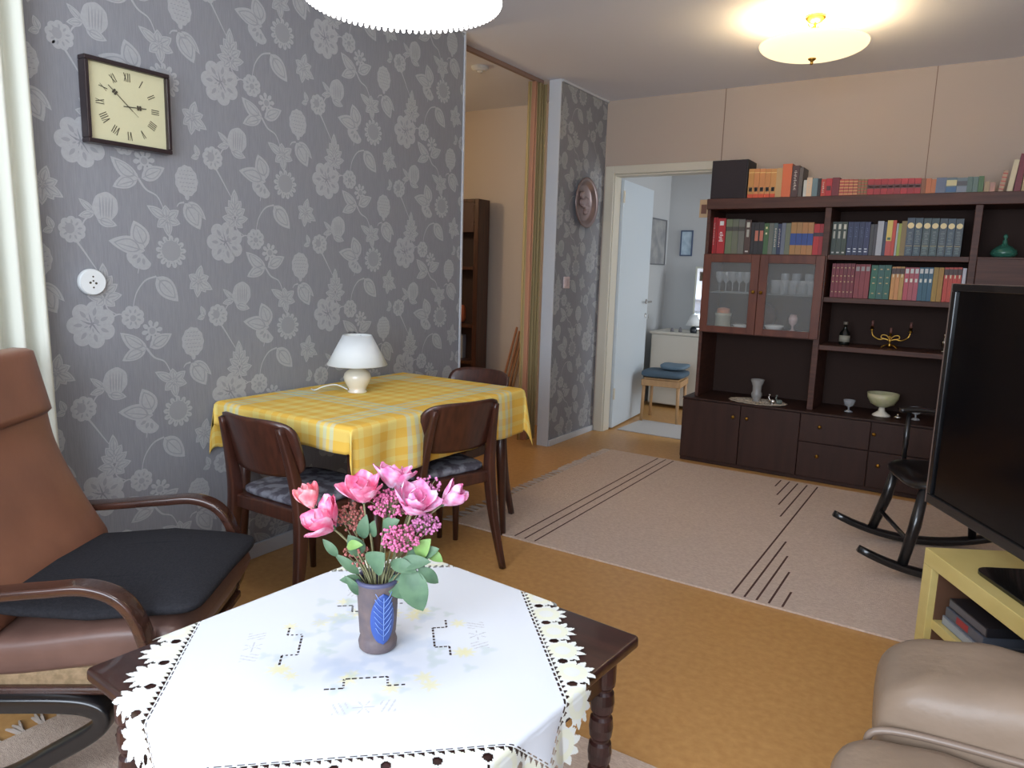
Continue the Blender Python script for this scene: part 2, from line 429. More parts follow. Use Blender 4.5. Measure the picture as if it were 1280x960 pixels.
st = [(-1.74, 2.785, -1.74, 4.62), (-1.684, 2.785, -1.684, 4.62), (-1.629, 2.785, -1.629, 4.62), (-.703, 2.785, -.703, 4.60),
      (-.654, 2.785, -.654, 3.52), (-.607, 2.785, -.607, 3.335), (-.560, 2.785, -.560, 3.15), (-.509, 2.785, -.509, 2.945),
      (-.763, 3.884, -.763, 4.60), (-.818, 4.089, -.818, 4.60), (-.869, 4.273, -.869, 4.61), (-.92, 4.45, -.92, 4.61)]
rug('woven_rug', 'large pinkish beige woven rug with thin dark stripes in front of the bookcase', -2.10, 1.2, 2.772, 4.64, st, seed=3)
rug('woven_rug', 'pinkish beige woven rug with fringed end under the coffee table', -2.02, .35, .1, 1.635, [(-1.5, .12, -1.5, 1.62), (-1.45, .12, -1.45, 1.62)], seed=5)
tag(MB().box(-2.36, -1.66, 5.26+.04, 5.80, .001, .008).build('doorway_rug', mat('pale_grey_rug', (190, 186, 182), .95, bump=.3, bscale=200), bevel=.002), 'pale grey rug on the bedroom floor just inside the doorway', 'rug')
tag(MB().box(-3.9, -2.75, 3.3, 4.0, .001, .009).build('hallway_rug', mat('brown_hall_rug', (104, 84, 76), .95, bump=.3, bscale=200), bevel=.002), 'dark brown mat on the hallway floor behind the dining table', 'rug')

# ================================================================ WALL ITEMS
# square clock on the papered wall
ck = thing('wall_clock', 'square wall clock with ivory face and roman numerals in dark frame', 'clock', (XL+.0013, 1.434, 1.771), 0)
W = .146
mb = MB()
for (a, b, c_, d) in ((-W, W, W-.016, W), (-W, W, -W, -W+.016), (-W, -W+.014, -W+.016, W-.016), (W-.014, W, -W+.016, W-.016)):
    mb.box(.001, .042, a, b, c_*.93, d*.93)
mb.build('frame', mat('clock_frame_dark', (44, 34, 36), .3), ck, bevel=.003)
MB().box(.002, .026, -W+.010, W-.010, -(W-.010)*.93, (W-.010)*.93).build('face', M['clock_face'], ck)
nm = {1: 'I', 2: 'II', 3: 'III', 4: 'IIII', 5: 'V', 6: 'VI', 7: 'VII', 8: 'VIII', 9: 'IX', 10: 'X', 11: 'XI', 12: 'XII'}
mb = MB()
def stroke(mb, x, p, q, w):
    p = Vector(p); q = Vector(q); d = (q-p).normalized(); nn = Vector((-d.y, d.x))*w/2
    mb.add([(x, *(p-nn)), (x, *(q-nn)), (x, *(q+nn)), (x, *(p+nn))], [(0, 1, 2, 3)][:1])
for hnum, s in nm.items():
    mb = MB(); a = R(90 - 30*hnum); rc = .095; rad = Vector((math.cos(a), math.sin(a))); tan = Vector((rad.y, -rad.x))
    wch = {'I': .0065, 'V': .012, 'X': .012}; tot = sum(wch[c] for c in s); pos = -tot/2
    for c in s:
        cx = pos + wch[c]/2; pos += wch[c]
        P = lambda u, v: rad*(rc + v*.014) + tan*u
        if c == 'I': stroke(mb, .0275, P(cx, -1), P(cx, 1), .0026)
        elif c == 'V': stroke(mb, .0275, P(cx-.004, 1), P(cx, -1), .0026); stroke(mb, .0275, P(cx+.004, 1), P(cx, -1), .0016)
        else: stroke(mb, .0275, P(cx-.004, 1), P(cx+.004, -1), .0026); stroke(mb, .0275, P(cx+.004, 1), P(cx-.004, -1), .0016)
    mb.build('numeral', M['ink'], ck)
def hand(name, deg, L, w, bl):
    mb = MB(); a = R(deg); d = Vector((math.cos(a), math.sin(a))); n_ = Vector((-d.y, d.x))
    stroke(mb, .030, d*-.018, d*L, w)
    c = d*bl
    for k_ in range(4):
        aa = a + PI/4 + k_*PI/2; e = Vector((math.cos(aa), math.sin(aa))); q = c + e*.006
        ring = [q + Vector((math.cos(t), math.sin(t)))*.0040 for t in [2*PI*i/10 for i in range(10)]]
        mb.add([(.0302, p.x, p.y) for p in ring], [tuple(range(10))])
    mb.build(name, M['ink'], ck)
hand('hour_hand', 4, .062, .003, .036); hand('minute_hand', 139, .088, .0026, .060)
# second hand
mb = MB(); stroke(mb, .031, (-.005, .004), (.032, -.028), .0012); mb.build('second_hand', M['ink'], ck)

def disc(r, t, n=40): return [(0, 0), (r, 0), (r, t*.6), (r*.93, t), (0, t)]
YR = Matrix.Rotation(PI/2, 4, 'Y')
t = thing('wall_socket', 'round white socket cover with dark dots on the papered wall below the clock', 'socket', (XL+.0013, 1.288, 1.183))
MB().lathe(disc(.044, .018), 40, M=YR).build('cover', M['plastic_white'], t, smooth=False)
mb = MB()
for a, b, r_ in ((0, .018, .003), (0, -.018, .003), (-.010, -.002, .004), (.009, -.004, .004), (0, .004, .003)):
    mb.lathe([(0, 0), (r_, 0), (r_, .001), (0, .001)], 10, M=Matrix.Translation((.018, a, b)) @ YR)
mb.build('contact_holes', M['ink'], t)
t = thing('light_switch', 'small square pinkish white light switch on the partition beside the doorway', 'light switch', (XL+.0013, 4.62, 1.183))
MB().box(0, .011, -.042, .042, -.042, .042).build('cover', mat('pinkish_plastic', (206, 186, 186), .4), t, bevel=.004)
MB().box(.011, .015, -.022, .022, -.028, .028).build('rocker', mat('pinkish_plastic_b', (192, 170, 170), .4), t, bevel=.002)
# pewter plate
t = thing('wall_plate', 'round dark pewter relief plate hanging on the partition wall', 'plate', (XL+.002, 4.83, 1.762))
pm = mat('pewter', (150, 132, 130), .3, metal=.7)
MB().lathe([(0, .004), (.12, .004), (.135, .012), (.150, .030), (.172, .040), (.180, .036), (.176, .028), (.150, .018), (.13, .002), (0, 0)], 48, M=YR @ Matrix.Identity(4)).build('dish', pm, t, smooth=True)
mb = MB(); rnd = random.Random(4)
for k_ in range(16):
    a = rnd.uniform(0, 2*PI); rr = rnd.uniform(.0, .09)
    mb.cushion((.008, rr*math.cos(a), rr*math.sin(a)), (.012, rnd.uniform(.016, .034), rnd.uniform(.016, .034)), 1, 1, 12, 8)
mb.build('relief', mat('pewter_light', (168, 150, 150), .35, metal=.6), t, smooth=True)
# ================================================================ DINING SET
dt = thing('dining_table', 'dark wooden dining table under the yellow checked cloth', 'table', (-2.13, 2.29, 0))
MB().prism(rrect(.72, 1.09, .03), .688, .712).build('tabletop', M['wood_dark'], dt, bevel=.003)
mb = MB(); mb.box(-.32, .32, -.50, -.48, .60, .687); mb.box(-.32, .32, .48, .50, .60, .687); mb.box(-.33, -.31, -.48, .48, .60, .687); mb.box(.31, .33, -.48, .48, .60, .687)
mb.build('apron', M['wood_dark'], dt, bevel=.002)
for sx in (-1, 1):
    for sy in (-1, 1):
        MB().tube([(sx*.30, sy*.47, .687), (sx*.31, sy*.48, .35), (sx*.322, sy*.495, .001)], [.026, .022, .014], 14).build('leg', M['wood_dark'], dt, smooth=True)
# yellow tablecloth
def plaid():
    m = bpy.data.materials.new('yellow_plaid_cotton'); m.use_nodes = True; nt = m.node_tree; b = nt.nodes['Principled BSDF']
    b.inputs['Roughness'].default_value = .85; b.inputs['Specular IOR Level'].default_value = .2
    uv = nt.nodes.new('ShaderNodeUVMap'); sx = nt.nodes.new('ShaderNodeSeparateXYZ'); nt.links.new(uv.outputs['UV'], sx.inputs[0])
    def band(out, period, stops, off=0.0):
        a = nt.nodes.new('ShaderNodeMath'); a.operation = 'MULTIPLY_ADD'; a.inputs[1].default_value = 1/period; a.inputs[2].default_value = off
        f = nt.nodes.new('ShaderNodeMath'); f.operation = 'FRACT'; nt.links.new(out, a.inputs[0]); nt.links.new(a.outputs[0], f.inputs[0])
        r = nt.nodes.new('ShaderNodeValToRGB'); r.color_ramp.interpolation = 'CONSTANT'
        while len(r.color_ramp.elements) < len(stops): r.color_ramp.elements.new(.5)
        for e, (p, c) in zip(r.color_ramp.elements, stops): e.position = p; e.color = lin(c)
        nt.links.new(f.outputs[0], r.inputs['Fac']); return r.outputs['Color']
    Y = (238, 192, 84); L = (238, 216, 128); B = (190, 212, 200)
    stops = [(0, Y), (.07, L), (.14, Y), (.21, L), (.28, Y), (.36, B), (.395, L), (.43, B), (.465, L), (.50, B), (.535, Y), (.69, L), (.76, Y), (.83, L), (.90, Y), (.96, L)]
    cA = band(sx.outputs['X'], .52, stops, .06); cB = band(sx.outputs['Y'], .62, stops, .122)
    mx = nt.nodes.new('ShaderNodeMix'); mx.data_type = 'RGBA'; mx.inputs['Factor'].default_value = .5
    nt.links.new(cA, mx.inputs['A']); nt.links.new(cB, mx.inputs['B']); nt.links.new(mx.outputs['Result'], b.inputs['Base Color'])
    return m
def draped():
    x0, x1, y0, y1, zt = -2.497, -1.765, 1.742, 2.838, .7155
    oxn, oxp, oyn, oyp = .20, .215, .105, .20
    st = .0125; xs = []; v = x0 - oxn
    nx = int((x1-x0+oxn+oxp)/st)+1; ny = int((y1-y0+oyn+oyp)/st)+1
    mb = MB(); mb.smooth = True; uvs = []
    rnd = random.Random(2)
    for i in range(nx):
        for j in range(ny):
            s = x0 - oxn + (x1-x0+oxn+oxp)*i/(nx-1); t = y0 - oyn + (y1-y0+oyn+oyp)*j/(ny-1)
            ex = x0 - s if s < x0 else max(0, s - x1); ey = y0 - t if t < y0 else max(0, t - y1)
            dx = -1 if s < x0 else 1; dy = -1 if t < y0 else 1
            cx = min(max(s, x0), x1); cy = min(max(t, y0), y1)
            wall = (s < x0)
            if ex == 0 and ey == 0: p = Vector((s, t, zt))
            else:
                mn = min(ex, ey); r = .014
                def out(e):   # rounded edge: first bends, then falls
                    L = r*PI/2
                    if e < L: return r*math.sin(e/r), r*(1-math.cos(e/r))
                    return r, r + (e-L)
                hx, zx = out(ex); hy, zy = out(ey)
                if ex > 0 and ey > 0:
                    d = math.hypot(ex, ey); ho, zo = out(d)
                    flare = .30*mn
                    px = cx + dx*(hx*.9 + flare*.75*(ex/d)) + dx*.0*ex; py = cy + dy*(hy*.9 + flare*.9*(ey/d))
                    if wall: px = cx - .006; py = cy + dy*(hy + .55*ex*(ey/d)*.6) 
                    p = Vector((px, py, zt - zo*.97))
                elif ex > 0:
                    wv = 0 if wall else .010*min(1, ex/.12)*(math.sin(t*19)+.6*math.sin(t*31+1))
                    p = Vector((cx + (-.006 if wall else hx + .02*ex + wv), t, zt - zx))
                else:
                    wv = .006*min(1, ey/.1)*math.sin(s*23)
                    p = Vector((s, cy + dy*(hy + wv + .02*ey), zt - zy))
            mb.v.append(p); uvs.append((s, t))
    for i in range(nx-1):
        for j in range(ny-1): mb.face((i*ny+j, (i+1)*ny+j, (i+1)*ny+j+1, i*ny+j+1))
    o = mb.build('tablecloth', plaid(), solid=.0015)
    uvl = o.data.uv_layers.new(name='UVMap')
    for l in o.data.loops: uvl.data[l.index].uv = uvs[l.vertex_index]
    return o
tag(draped(), 'yellow and pale blue checked cloth draped over the dining table', 'tablecloth')

# lace-patterned seat fabric
mseat = mat('grey_lace_seat_fabric', (128, 128, 136), .9, col2=(84, 80, 88), scale=22, detail=3, ramp=(.44, .56), spec=.15)
def dining_chair(label, loc, rz, group='dark wooden dining chairs'):
    t = thing('dining_chair', label, 'chair', loc, rz, group)
    out = [(-.18, -.20), (.18, -.20), (.195, -.17), (.215, .15), (.20, .185), (.14, .20), (-.14, .20), (-.20, .185), (-.215, .15), (-.195, -.17)]
    MB().prism(out, .375, .425).build('seat_frame', M['wood_dark'], t, bevel=.006)
    MB().cushion((0, 0, .438), (.188, .178, .022), .6, .35).build('seat_cushion', mseat, t, smooth=True)
    for s in (-1, 1):
        mb = MB(); mb.tube(bez([(s*.205, -.265, .001), (s*.188, -.215, .22), (s*.176, -.195, .42), (s*.165, -.215, .56), (s*.150, -.255, .725)], 5), 0, 12,
                           up=(0, 1, 0), flat=[(.022 + .014*math.sin(PI*min(1, q/20)), .026 + .022*math.sin(PI*q/20)**2) for q in range(21)])
        mb.build('rear_leg', M['wood_dark'], t, smooth=True)
        MB().tube([(s*.175, .165, .375), (s*.185, .175, .2), (s*.198, .190, .001)], [.021, .018, .012], 12).build('front_leg', M['wood_dark'], t, smooth=True)
    # curved backrest panel with rounded corners
    mb = MB(); mb.smooth = True; nx, nz = 28, 14; W, H = .192, .105; grid = []
    for side in (0, 1):
        for i in range(nx+1):
            for j in range(nz+1):
                a = -1 + 2*i/nx; b = -1 + 2*j/nz
                k_ = (abs(a)**4.5 + abs(b)**4.5)**(1/4.5); m_ = max(abs(a), abs(b)); q = 0 if k_ == 0 else m_/k_
                x = a*q*W; zz = b*q*H
                y = -.218 - (.055*(1-(x/W)**2)) - .05*(zz/H)*.6 - (.012 if side == 0 else 0) + .012
                mb.v.append(Vector((x, y + .012, .645 + zz)))
    N = (nx+1)*(nz+1)
    for i in range(nx):
        for j in range(nz):
            a = i*(nz+1)+j; q = (a, a+nz+1, a+nz+2, a+1)
            mb.face(q); mb.face(tuple(N+k for k in q[::-1]))
    edge = [i*(nz+1) for i in range(nx+1)] + [nx*(nz+1)+j for j in range(1, nz+1)] + [i*(nz+1)+nz for i in range(nx-1, -1, -1)] + [j for j in range(nz-1, 0, -1)]
    for k in range(len(edge)):
        a, b = edge[k], edge[(k+1) % len(edge)]; mb.face((b, a, N+a, N+b))
    mb.build('backrest', M['wood_dark'], t)
    return t
dining_chair('dark wooden dining chair seen from behind at the near short end of the yellow-clothed table', (-2.045, 1.80, 0), 0)
dining_chair('dark wooden dining chair at the long side of the yellow-clothed table, nearest the rug', (-1.900, 2.33, 0), R(74))
dining_chair('dark wooden dining chair behind the far end of the table, only its back showing', (-2.14, 2.79, 0), R(178))

# ceramic table lamp
tl = thing('table_lamp', 'small cream ceramic table lamp with white cone shade on the yellow tablecloth', 'lamp', (-2.235, 2.245, .7175))
MB().lathe([(0, 0), (.040, 0), (.043, .006), (.036, .012), (.042, .025), (.056, .05), (.060, .068), (.055, .085), (.038, .100), (.024, .106), (.022, .118), (.018, .12), (0, .12)], 40).build('lamp_base', M['ceramic'], tl, smooth=True)
MB().lathe([(.128, .122), (.060, .250)], 48).build('lamp_shade', M['shade'], tl, smooth=True, solid=.003)
mb = MB(); mb.lathe([(0, .118), (.006, .118), (.006, .20), (0, .20)], 10); mb.lathe([(0, .15), (.02, .165), (.03, .19), (.02, .215), (0, .22)], 16)
for a in range(3): mb.tube([(0, 0, .235), (.062*math.cos(a*2.1), .062*math.sin(a*2.1), .244)], .0015, 5)
mb.build('bulb_holder', M['plastic_white'], tl, smooth=True)
MB().tube(bez([(-.03, -.03, .012), (-.075, -.05, .030), (-.12, -.08, .022), (-.155, -.10, .004), (-.19, -.09, .003)], 6), .0028, 6).build('power_cord', M['plastic_white'], tl, smooth=True)

# ================================================================ COFFEE TABLE
CT = (-.940, 1.005); CA = R(-4.6)
ct = thing('coffee_table', 'dark brown wooden coffee table under the white cutwork cloth', 'table', (CT[0], CT[1], 0), CA)
HX, HY = .377, .404
MB().prism(rrect(2*HX, 2*HY, .014, 6), .474, .497).build('tabletop', M['wood_table'], ct, bevel=.005)
mb = MB()
for sy in (-1, 1): mb.box(-HX+.06, HX-.06, sy*(HY-.055)-.01, sy*(HY-.055)+.01, .385, .473)
for sx in (-1, 1): mb.box(sx*(HX-.055)-.01, sx*(HX-.055)+.01, -HY+.06, HY-.06, .385, .473)
mb.build('apron', M['wood_table'], ct, bevel=.002)
for sx in (-1, 1):
    for sy in (-1, 1):
        lg = MB(); c = (sx*(HX-.055), sy*(HY-.055))
        pr = [(.0, .001), (.017, .001), (.021, .02), (.021, .06)]
        for z in (.09, .15, .21, .27, .33):
            pr += [(.0245, z), (.0265, z+.02), (.0245, z+.042), (.0195, z+.048), (.0195, z+.052)]
        pr += [(.026, .39), (.027, .40), (.027, .473), (0, .473)]
        lg.lathe(pr, 24, c=(c[0], c[1], 0)); lg.build('leg', M['wood_table'], ct, smooth=False, bevel=0)
        for p in ct.children[-1].data.polygons: p.use_smooth = True
# white cutwork cloth
def cutwork():
    U0 = Vector((-.984, 1.016)); eu = Vector((.741, .671)); ev = Vector((-.671, .741)); HI = .360; FR = .082
    step = .0023; n = int(2*(HI+FR)/step); ca, sa = math.cos(-CA), math.sin(-CA)
    NF = 9; sp = 2*HI/NF
    def flower(dt_, ds, rad, npet, ph):
        r = math.hypot(dt_, ds); a = math.atan2(ds, dt_)
        q = abs(((a+ph)*npet/(2*PI)) % 1 - .5)*2       # 0 in petal middle ... 1 between
        return r < rad*(1 - .42*(1-q)**.9) if False else r < rad*(.60 + .40*q**.8)
    def solid(u, v):
        au, av = abs(u), abs(v)
        m = max(au, av)
        if m <= HI:
            # stepped open-work hats, one per side, near the middle
            for (t, s) in ((u, -v), (v, u), (-u, v), (-v, -u)):
                if s <= 0: continue
                w = .0022
                hit = False
                if abs(s-.136) < w and abs(t) < .040: hit = (t*1000) % 12.5 < 8.5
                elif abs(s-.165) < w and .040 < abs(t) < .076: hit = (abs(t)*1000-3) % 12.5 < 8.5
                elif abs(abs(t)-.040) < w and .136 < s < .165: hit = (s*1000-136) % 9 < 5.5
                if hit: return False
            # row of drawn-thread holes along the inner line
            s = HI - m; t = u if av > au else v
            if .0 < s < .0028 and abs(t) < HI-.006 and ((t*1000) % 17) < 11: return False
            return True
        # border: sunflower scallops joined by a strip
        if au > HI and av > HI:
            dx, dy = au-HI, av-HI
            return (flower(dx-.012, dy-.012, .066, 11, .4) or (dx < .03 and dy < .03)) and not (.003 < dx < .010 and .003 < dy < .014)
        t = u if av > au else v; s = m - HI
        k = math.floor((t+HI)/sp); tc = -HI + (k+.5)*sp; d = t - tc
        ad = sp/2 - abs(d)     # distance to the midline between flowers
        ph = ((t+HI) % (sp/5))/(sp/5)
        if .002 < s < .002 + .0115*ph and ph < .8: return False      # triangular row
        if ((s-.025)/.0100)**2 + (ad/.0085)**2 < 1: return False       # eye hole
        if .040 < s < .048 and ad < .0018 + .12*abs(s-.044): return False
        if s < .046: return True
        return flower(d, s-.034, .0485, 11, .28)
    idx = {}; mb = MB(); mb.smooth = True; TZ = .4995; uv = []
    def vert(i, j):
        if (i, j) in idx: return idx[(i, j)]
        u = -HI-FR + i*step; v = -HI-FR + j*step
        p = U0 + eu*u + ev*v; l = p - Vector(CT); x = l.x*ca - l.y*sa; y = l.x*sa + l.y*ca
        z = 0.0; r = .011
        def fold(c, h):
            e = abs(c) - h
            if e <= 0: return c, 0.0
            L = r*PI/2
            if e < L: return math.copysign(h + r*math.sin(e/r), c), r*(1-math.cos(e/r))
            return math.copysign(h + r + .10*(e-L), c), r + (e-L)*.99
        fx, zx = fold(x, HX+.001); fy, zy = fold(y, HY+.001)
        if zx > .012: fx += math.copysign(.010*min(1, zx/.08)*math.sin(y*28+1), x); 
        if zy > .012: fy += math.copysign(.010*min(1, zy/.08)*math.sin(x*26), y)
        w = Vector((fx, fy, TZ - zx - zy + (.0006*math.sin(x*9)*math.sin(y*11)+.0006 if zx+zy == 0 else 0)))
        mb.v.append(w); uv.append((u, v)); idx[(i, j)] = len(mb.v)-1
        return idx[(i, j)]
    for i in range(n):
        for j in range(n):
            u = -HI-FR + (i+.5)*step; v = -HI-FR + (j+.5)*step
            if solid(u, v): mb.face((vert(i, j), vert(i+1, j), vert(i+1, j+1), vert(i, j+1)))
    o = mb.build('cutwork_tablecloth', cloth_mat(HI), loc=(CT[0], CT[1], 0)); o.rotation_euler = (0, 0, CA)
    uvl = o.data.uv_layers.new(name='UVMap')
    for l in o.data.loops: uvl.data[l.index].uv = uv[l.vertex_index]
    # printed and embroidered colours, kept as cloth-space vertex colour
    col = o.data.color_attributes.new('print', 'FLOAT_COLOR', 'POINT')
    rnd = random.Random(11); spots = []
    for q in range(4):
        a = PI/4 + q*PI/2
        for _ in range(5):
            rr = rnd.uniform(.12, .22); aa = a + rnd.uniform(-.62, .62); spots.append((rr*math.cos(aa), rr*math.sin(aa), rnd.uniform(.014, .022), 'y'))
        for _ in range(9):
            rr = rnd.uniform(.08, .25); aa = a + rnd.uniform(-.7, .7); spots.append((rr*math.cos(aa), rr*math.sin(aa), rnd.uniform(.010, .022), 'g'))
        for _ in range(5):
            rr = rnd.uniform(.04, .15); aa = a + rnd.uniform(-.8, .8); spots.append((rr*math.cos(aa), rr*math.sin(aa), rnd.uniform(.018, .036), 'b'))
    CO = {'y': (.80, .76, .44), 'g': (.56, .65, .62), 'b': (.54, .62, .74)}
    base = (.74, .775, .83)
    for vi, (u, v) in enumerate(uv):
        c = list(base); m = max(abs(u), abs(v))
        if m > HI:
            s = m - HI; t = u if abs(v) > abs(u) else v
            c = [.78, .80, .76]
            k = math.floor((t+HI)/sp); d = t + HI - (k+.5)*sp; r = math.hypot(d, s-.034)
            if r > .016: c = [.80, .81, .66]
            if r > .030: c = [.79, .81, .76]
        else:
            for sx, sy, r, kd in spots:
                dx, dy = u-sx, v-sy; d2 = dx*dx + dy*dy
                if d2 < (r*1.9)**2:
                    an = math.atan2(dy, dx); rr = math.sqrt(d2)/(r*(1+.35*math.cos(an*(7 if kd == 'y' else 3))))
                    w = max(0, 1-rr**3)*(.75 if kd == 'y' else .55 if kd == 'g' else .5)
                    for i in range(3): c[i] += (CO[kd][i]-c[i])*w
            for (t, s) in ((u, -v), (v, u), (-u, v), (-v, -u)):   # little grey embroidered stars
                ds, dt_ = s-.228, t; r = math.hypot(ds, dt_)
                if r < .020 and abs(math.sin(math.atan2(ds, dt_)*3)) < .22: c = [.50, .51, .54]
                if abs(ds-.0) < .018 and .028 < abs(dt_) < .055 and abs((abs(dt_)*1000+ds*400) % 11 - 5) < 1.4: c = [.56, .57, .60]
        col.data[vi].color = (*c, 1)
    return o
def cloth_mat(HI):
    m = mat('white_linen', (230, 234, 240), .8, spec=.2); nt = m.node_tree
    a = nt.nodes.new('ShaderNodeAttribute'); a.attribute_name = 'print'
    nt.links.new(a.outputs['Color'], nt.nodes['Principled BSDF'].inputs['Base Color'])
    return m
tag(cutwork(), 'white cutwork cloth with sunflower scalloped border lying diagonally on the coffee table', 'tablecloth')

# ---- vase and bouquet
VX, VY, VZ = -.953, 1.012, .5012
vs = thing('flower_vase', 'small brown and blue stoneware vase with blue leaf relief on the white cloth', 'vase', (VX, VY, VZ), 0)
vb = MB(); vb.smooth = True
prof = [(0, 0), (.034, 0), (.0375, .004), (.039, .016), (.036, .026), (.034, .030), (.0365, .036), (.038, .06), (.040, .10), (.0425, .136), (.0445, .142), (.0445, .150), (.039, .150), (.036, .13), (.033, .05), (0, .04)]
vb.lathe(prof[:12], 48); vb.m = 1; vb.lathe(prof[11:], 48)
vb.build('body', [mat('brown_stoneware', (116, 100, 98), .6, col2=(98, 88, 92), scale=30, bump=.15, bscale=80), mat('vase_inner', (66, 62, 84), .6)], vs)
MB().lathe([(.0445, .1435), (.0455, .146), (.0455, .1505), (.0385, .1512), (.0375, .146)], 48).build('rim', mat('blue_glaze', (84, 86, 116), .45), vs, smooth=True)
lf = MB(); lf.smooth = True; AC = R(-32)
nu, nv = 12, 24; g = []
for j in range(nv+1):
    q = j/nv; z = .024 + .108*q; w = .0275*math.sin(PI*q)**.5*(1 - .2*q)
    for i in range(nu+1):
        s = -1 + 2*i/nu; a = AC + s*w/.040; r = .0395 + .004*(z-.03)/.1 + .0024*math.sqrt(max(0, 1-s*s)) 
        lf.v.append(Vector((r*math.cos(a), r*math.sin(a), z)))
for j in range(nv):
    for i in range(nu): a = j*(nu+1)+i; lf.face((a, a+1, a+nu+2, a+nu+1))
lf.m = 1
def onv(s, z): a = AC + s/.040; r = .0435 + .004*(z-.03)/.1; return (r*math.cos(a), r*math.sin(a), z)
lf.tube([onv(0, .034), onv(0, .08), onv(0, .125)], .0009, 5)
for k in range(7):
    z = .042 + k*.012
    for s in (-1, 1): lf.tube([onv(0, z), onv(s*.009, z+.010), onv(s*.017*(1-abs(k-3)*.06), z+.021)], .0007, 5)
lf.build('leaf_relief', [mat('cobalt_glaze', (58, 86, 158), .35), mat('pale_blue_line', (128, 158, 220), .4)], vs)

def petal(mb, M_, R0, H, wid, flare, cup=1.0, nu=8, nv=9):
    o = len(mb.v)
    for j in range(nv+1):
        t = j/nv; r = R0*(.25 + 1.0*math.sin(PI*min(1, t*.62+.02))) + flare*t**3
        w = wid*math.sin(PI*(.12 + .76*t))**.7*(1 if t < .8 else math.sqrt(max(0, 1-((t-.8)/.23)**2)))
        for i in range(nu+1):
            s = -1 + 2*i/nu; a = s*w
            rr = r*(1 + .12*(1-cup)*abs(s)) + .0015*math.sin(s*5+t*6)
            mb.v.append(M_ @ Vector((rr*math.cos(a), rr*math.sin(a), H*t - .004*s*s*t)))
    for j in range(nv):
        for i in range(nu): q = o + j*(nu+1)+i; mb.face((q, q+1, q+nu+2, q+nu+1))
def petal_mat(name, deep, pale, tip):
    m = mat(name, deep, .6, spec=.25); nt = m.node_tree; b = nt.nodes['Principled BSDF']
    tc = nt.nodes.new('ShaderNodeTexCoord'); n = nt.nodes.new('ShaderNodeTexNoise'); n.inputs['Scale'].default_value = 45
    nt.links.new(tc.outputs['Object'], n.inputs['Vector']); r = nt.nodes.new('ShaderNodeValToRGB')
    r.color_ramp.elements[0].position = .36; r.color_ramp.elements[0].color = lin(deep); r.color_ramp.elements[1].position = .66; r.color_ramp.elements[1].color = lin(tip)
    e = r.color_ramp.elements.new(.52); e.color = lin(pale)
    nt.links.new(n.outputs['Fac'], r.inputs['Fac']); nt.links.new(r.outputs['Color'], b.inputs['Base Color'])
    b.inputs['Subsurface Weight'].default_value = 0
    return m
MP = [petal_mat('rose_petals', (236, 104, 146), (243, 140, 176), (248, 196, 220)), petal_mat('lilac_pink_petals', (234, 120, 172), (242, 168, 206), (240, 214, 240)), petal_mat('coral_pink_petals', (242, 116, 132), (247, 156, 164), (248, 208, 212))]
M['leafg'] = mat('green_leaf', (100, 132, 100), .55, col2=(82, 112, 86), scale=30)
M['leaf_lime'] = mat('lime_leaf', (138, 176, 98), .55, col2=(118, 158, 84), scale=30)
M['stemg'] = mat('dried_stem', (134, 132, 96), .7)
RGT = Vector((.842, .539, 0)); FWD = Vector((-.539, .842, 0))
def P3(r, f, z): return Vector((VX, VY, 0)) + RGT*r + FWD*f + Vector((0, 0, z))
def leaf3(mb, b, t, w, nrm=None, fold=.25):
    b = Vector(b); t = Vector(t); d = t-b; L = d.length; d.normalize()
    nrm = Vector(nrm or (0, 0, 1)); s = d.cross(nrm).normalized(); nn = s.cross(d).normalized(); o = len(mb.v)
    for j in range(11):
        q = j/10; hw = w/2*math.sin(PI*q**.85)**.8; cv = nn*(.12*L*math.sin(PI*q)) 
        for k in (-1, -.5, 0, .5, 1): mb.v.append(b + d*L*q + s*hw*k + cv + nn*(fold*hw*abs(k)))
    for j in range(10):
        for i in range(4): a = o + j*5+i; mb.face((a, a+1, a+6, a+5))
roses = [  # r, f, z, tilt dir (r,f), tilt deg, size, petals mat, label, type
    (-.128, .000, .792, (-.5, -.1), 22, .90, 2, 'coral pink rosebud highest on the left side of the bouquet', 'bud'),
    (-.082, -.030, .762, (-.8, -.4), 42, 1.1, 0, 'hot pink open rose lowest on the left side of the bouquet', 'open'),
    (-.026, -.010, .812, (-.1, -.2), 10, 1.05, 0, 'pink rose left of centre in the bouquet with cupped petals', 'open'),
    (.024, .034, .828, (.1, .2), 12, 1.0, 1, 'pink rose at the top centre back of the bouquet', 'open'),
    (.070, -.024, .796, (.5, -.3), 22, 1.12, 1, 'large pink and lilac rose right of centre in the bouquet', 'open'),
    (.128, .016, .802, (.9, 0), 48, .95, 1, 'pink and lilac rosebud farthest right in the bouquet', 'bud')]
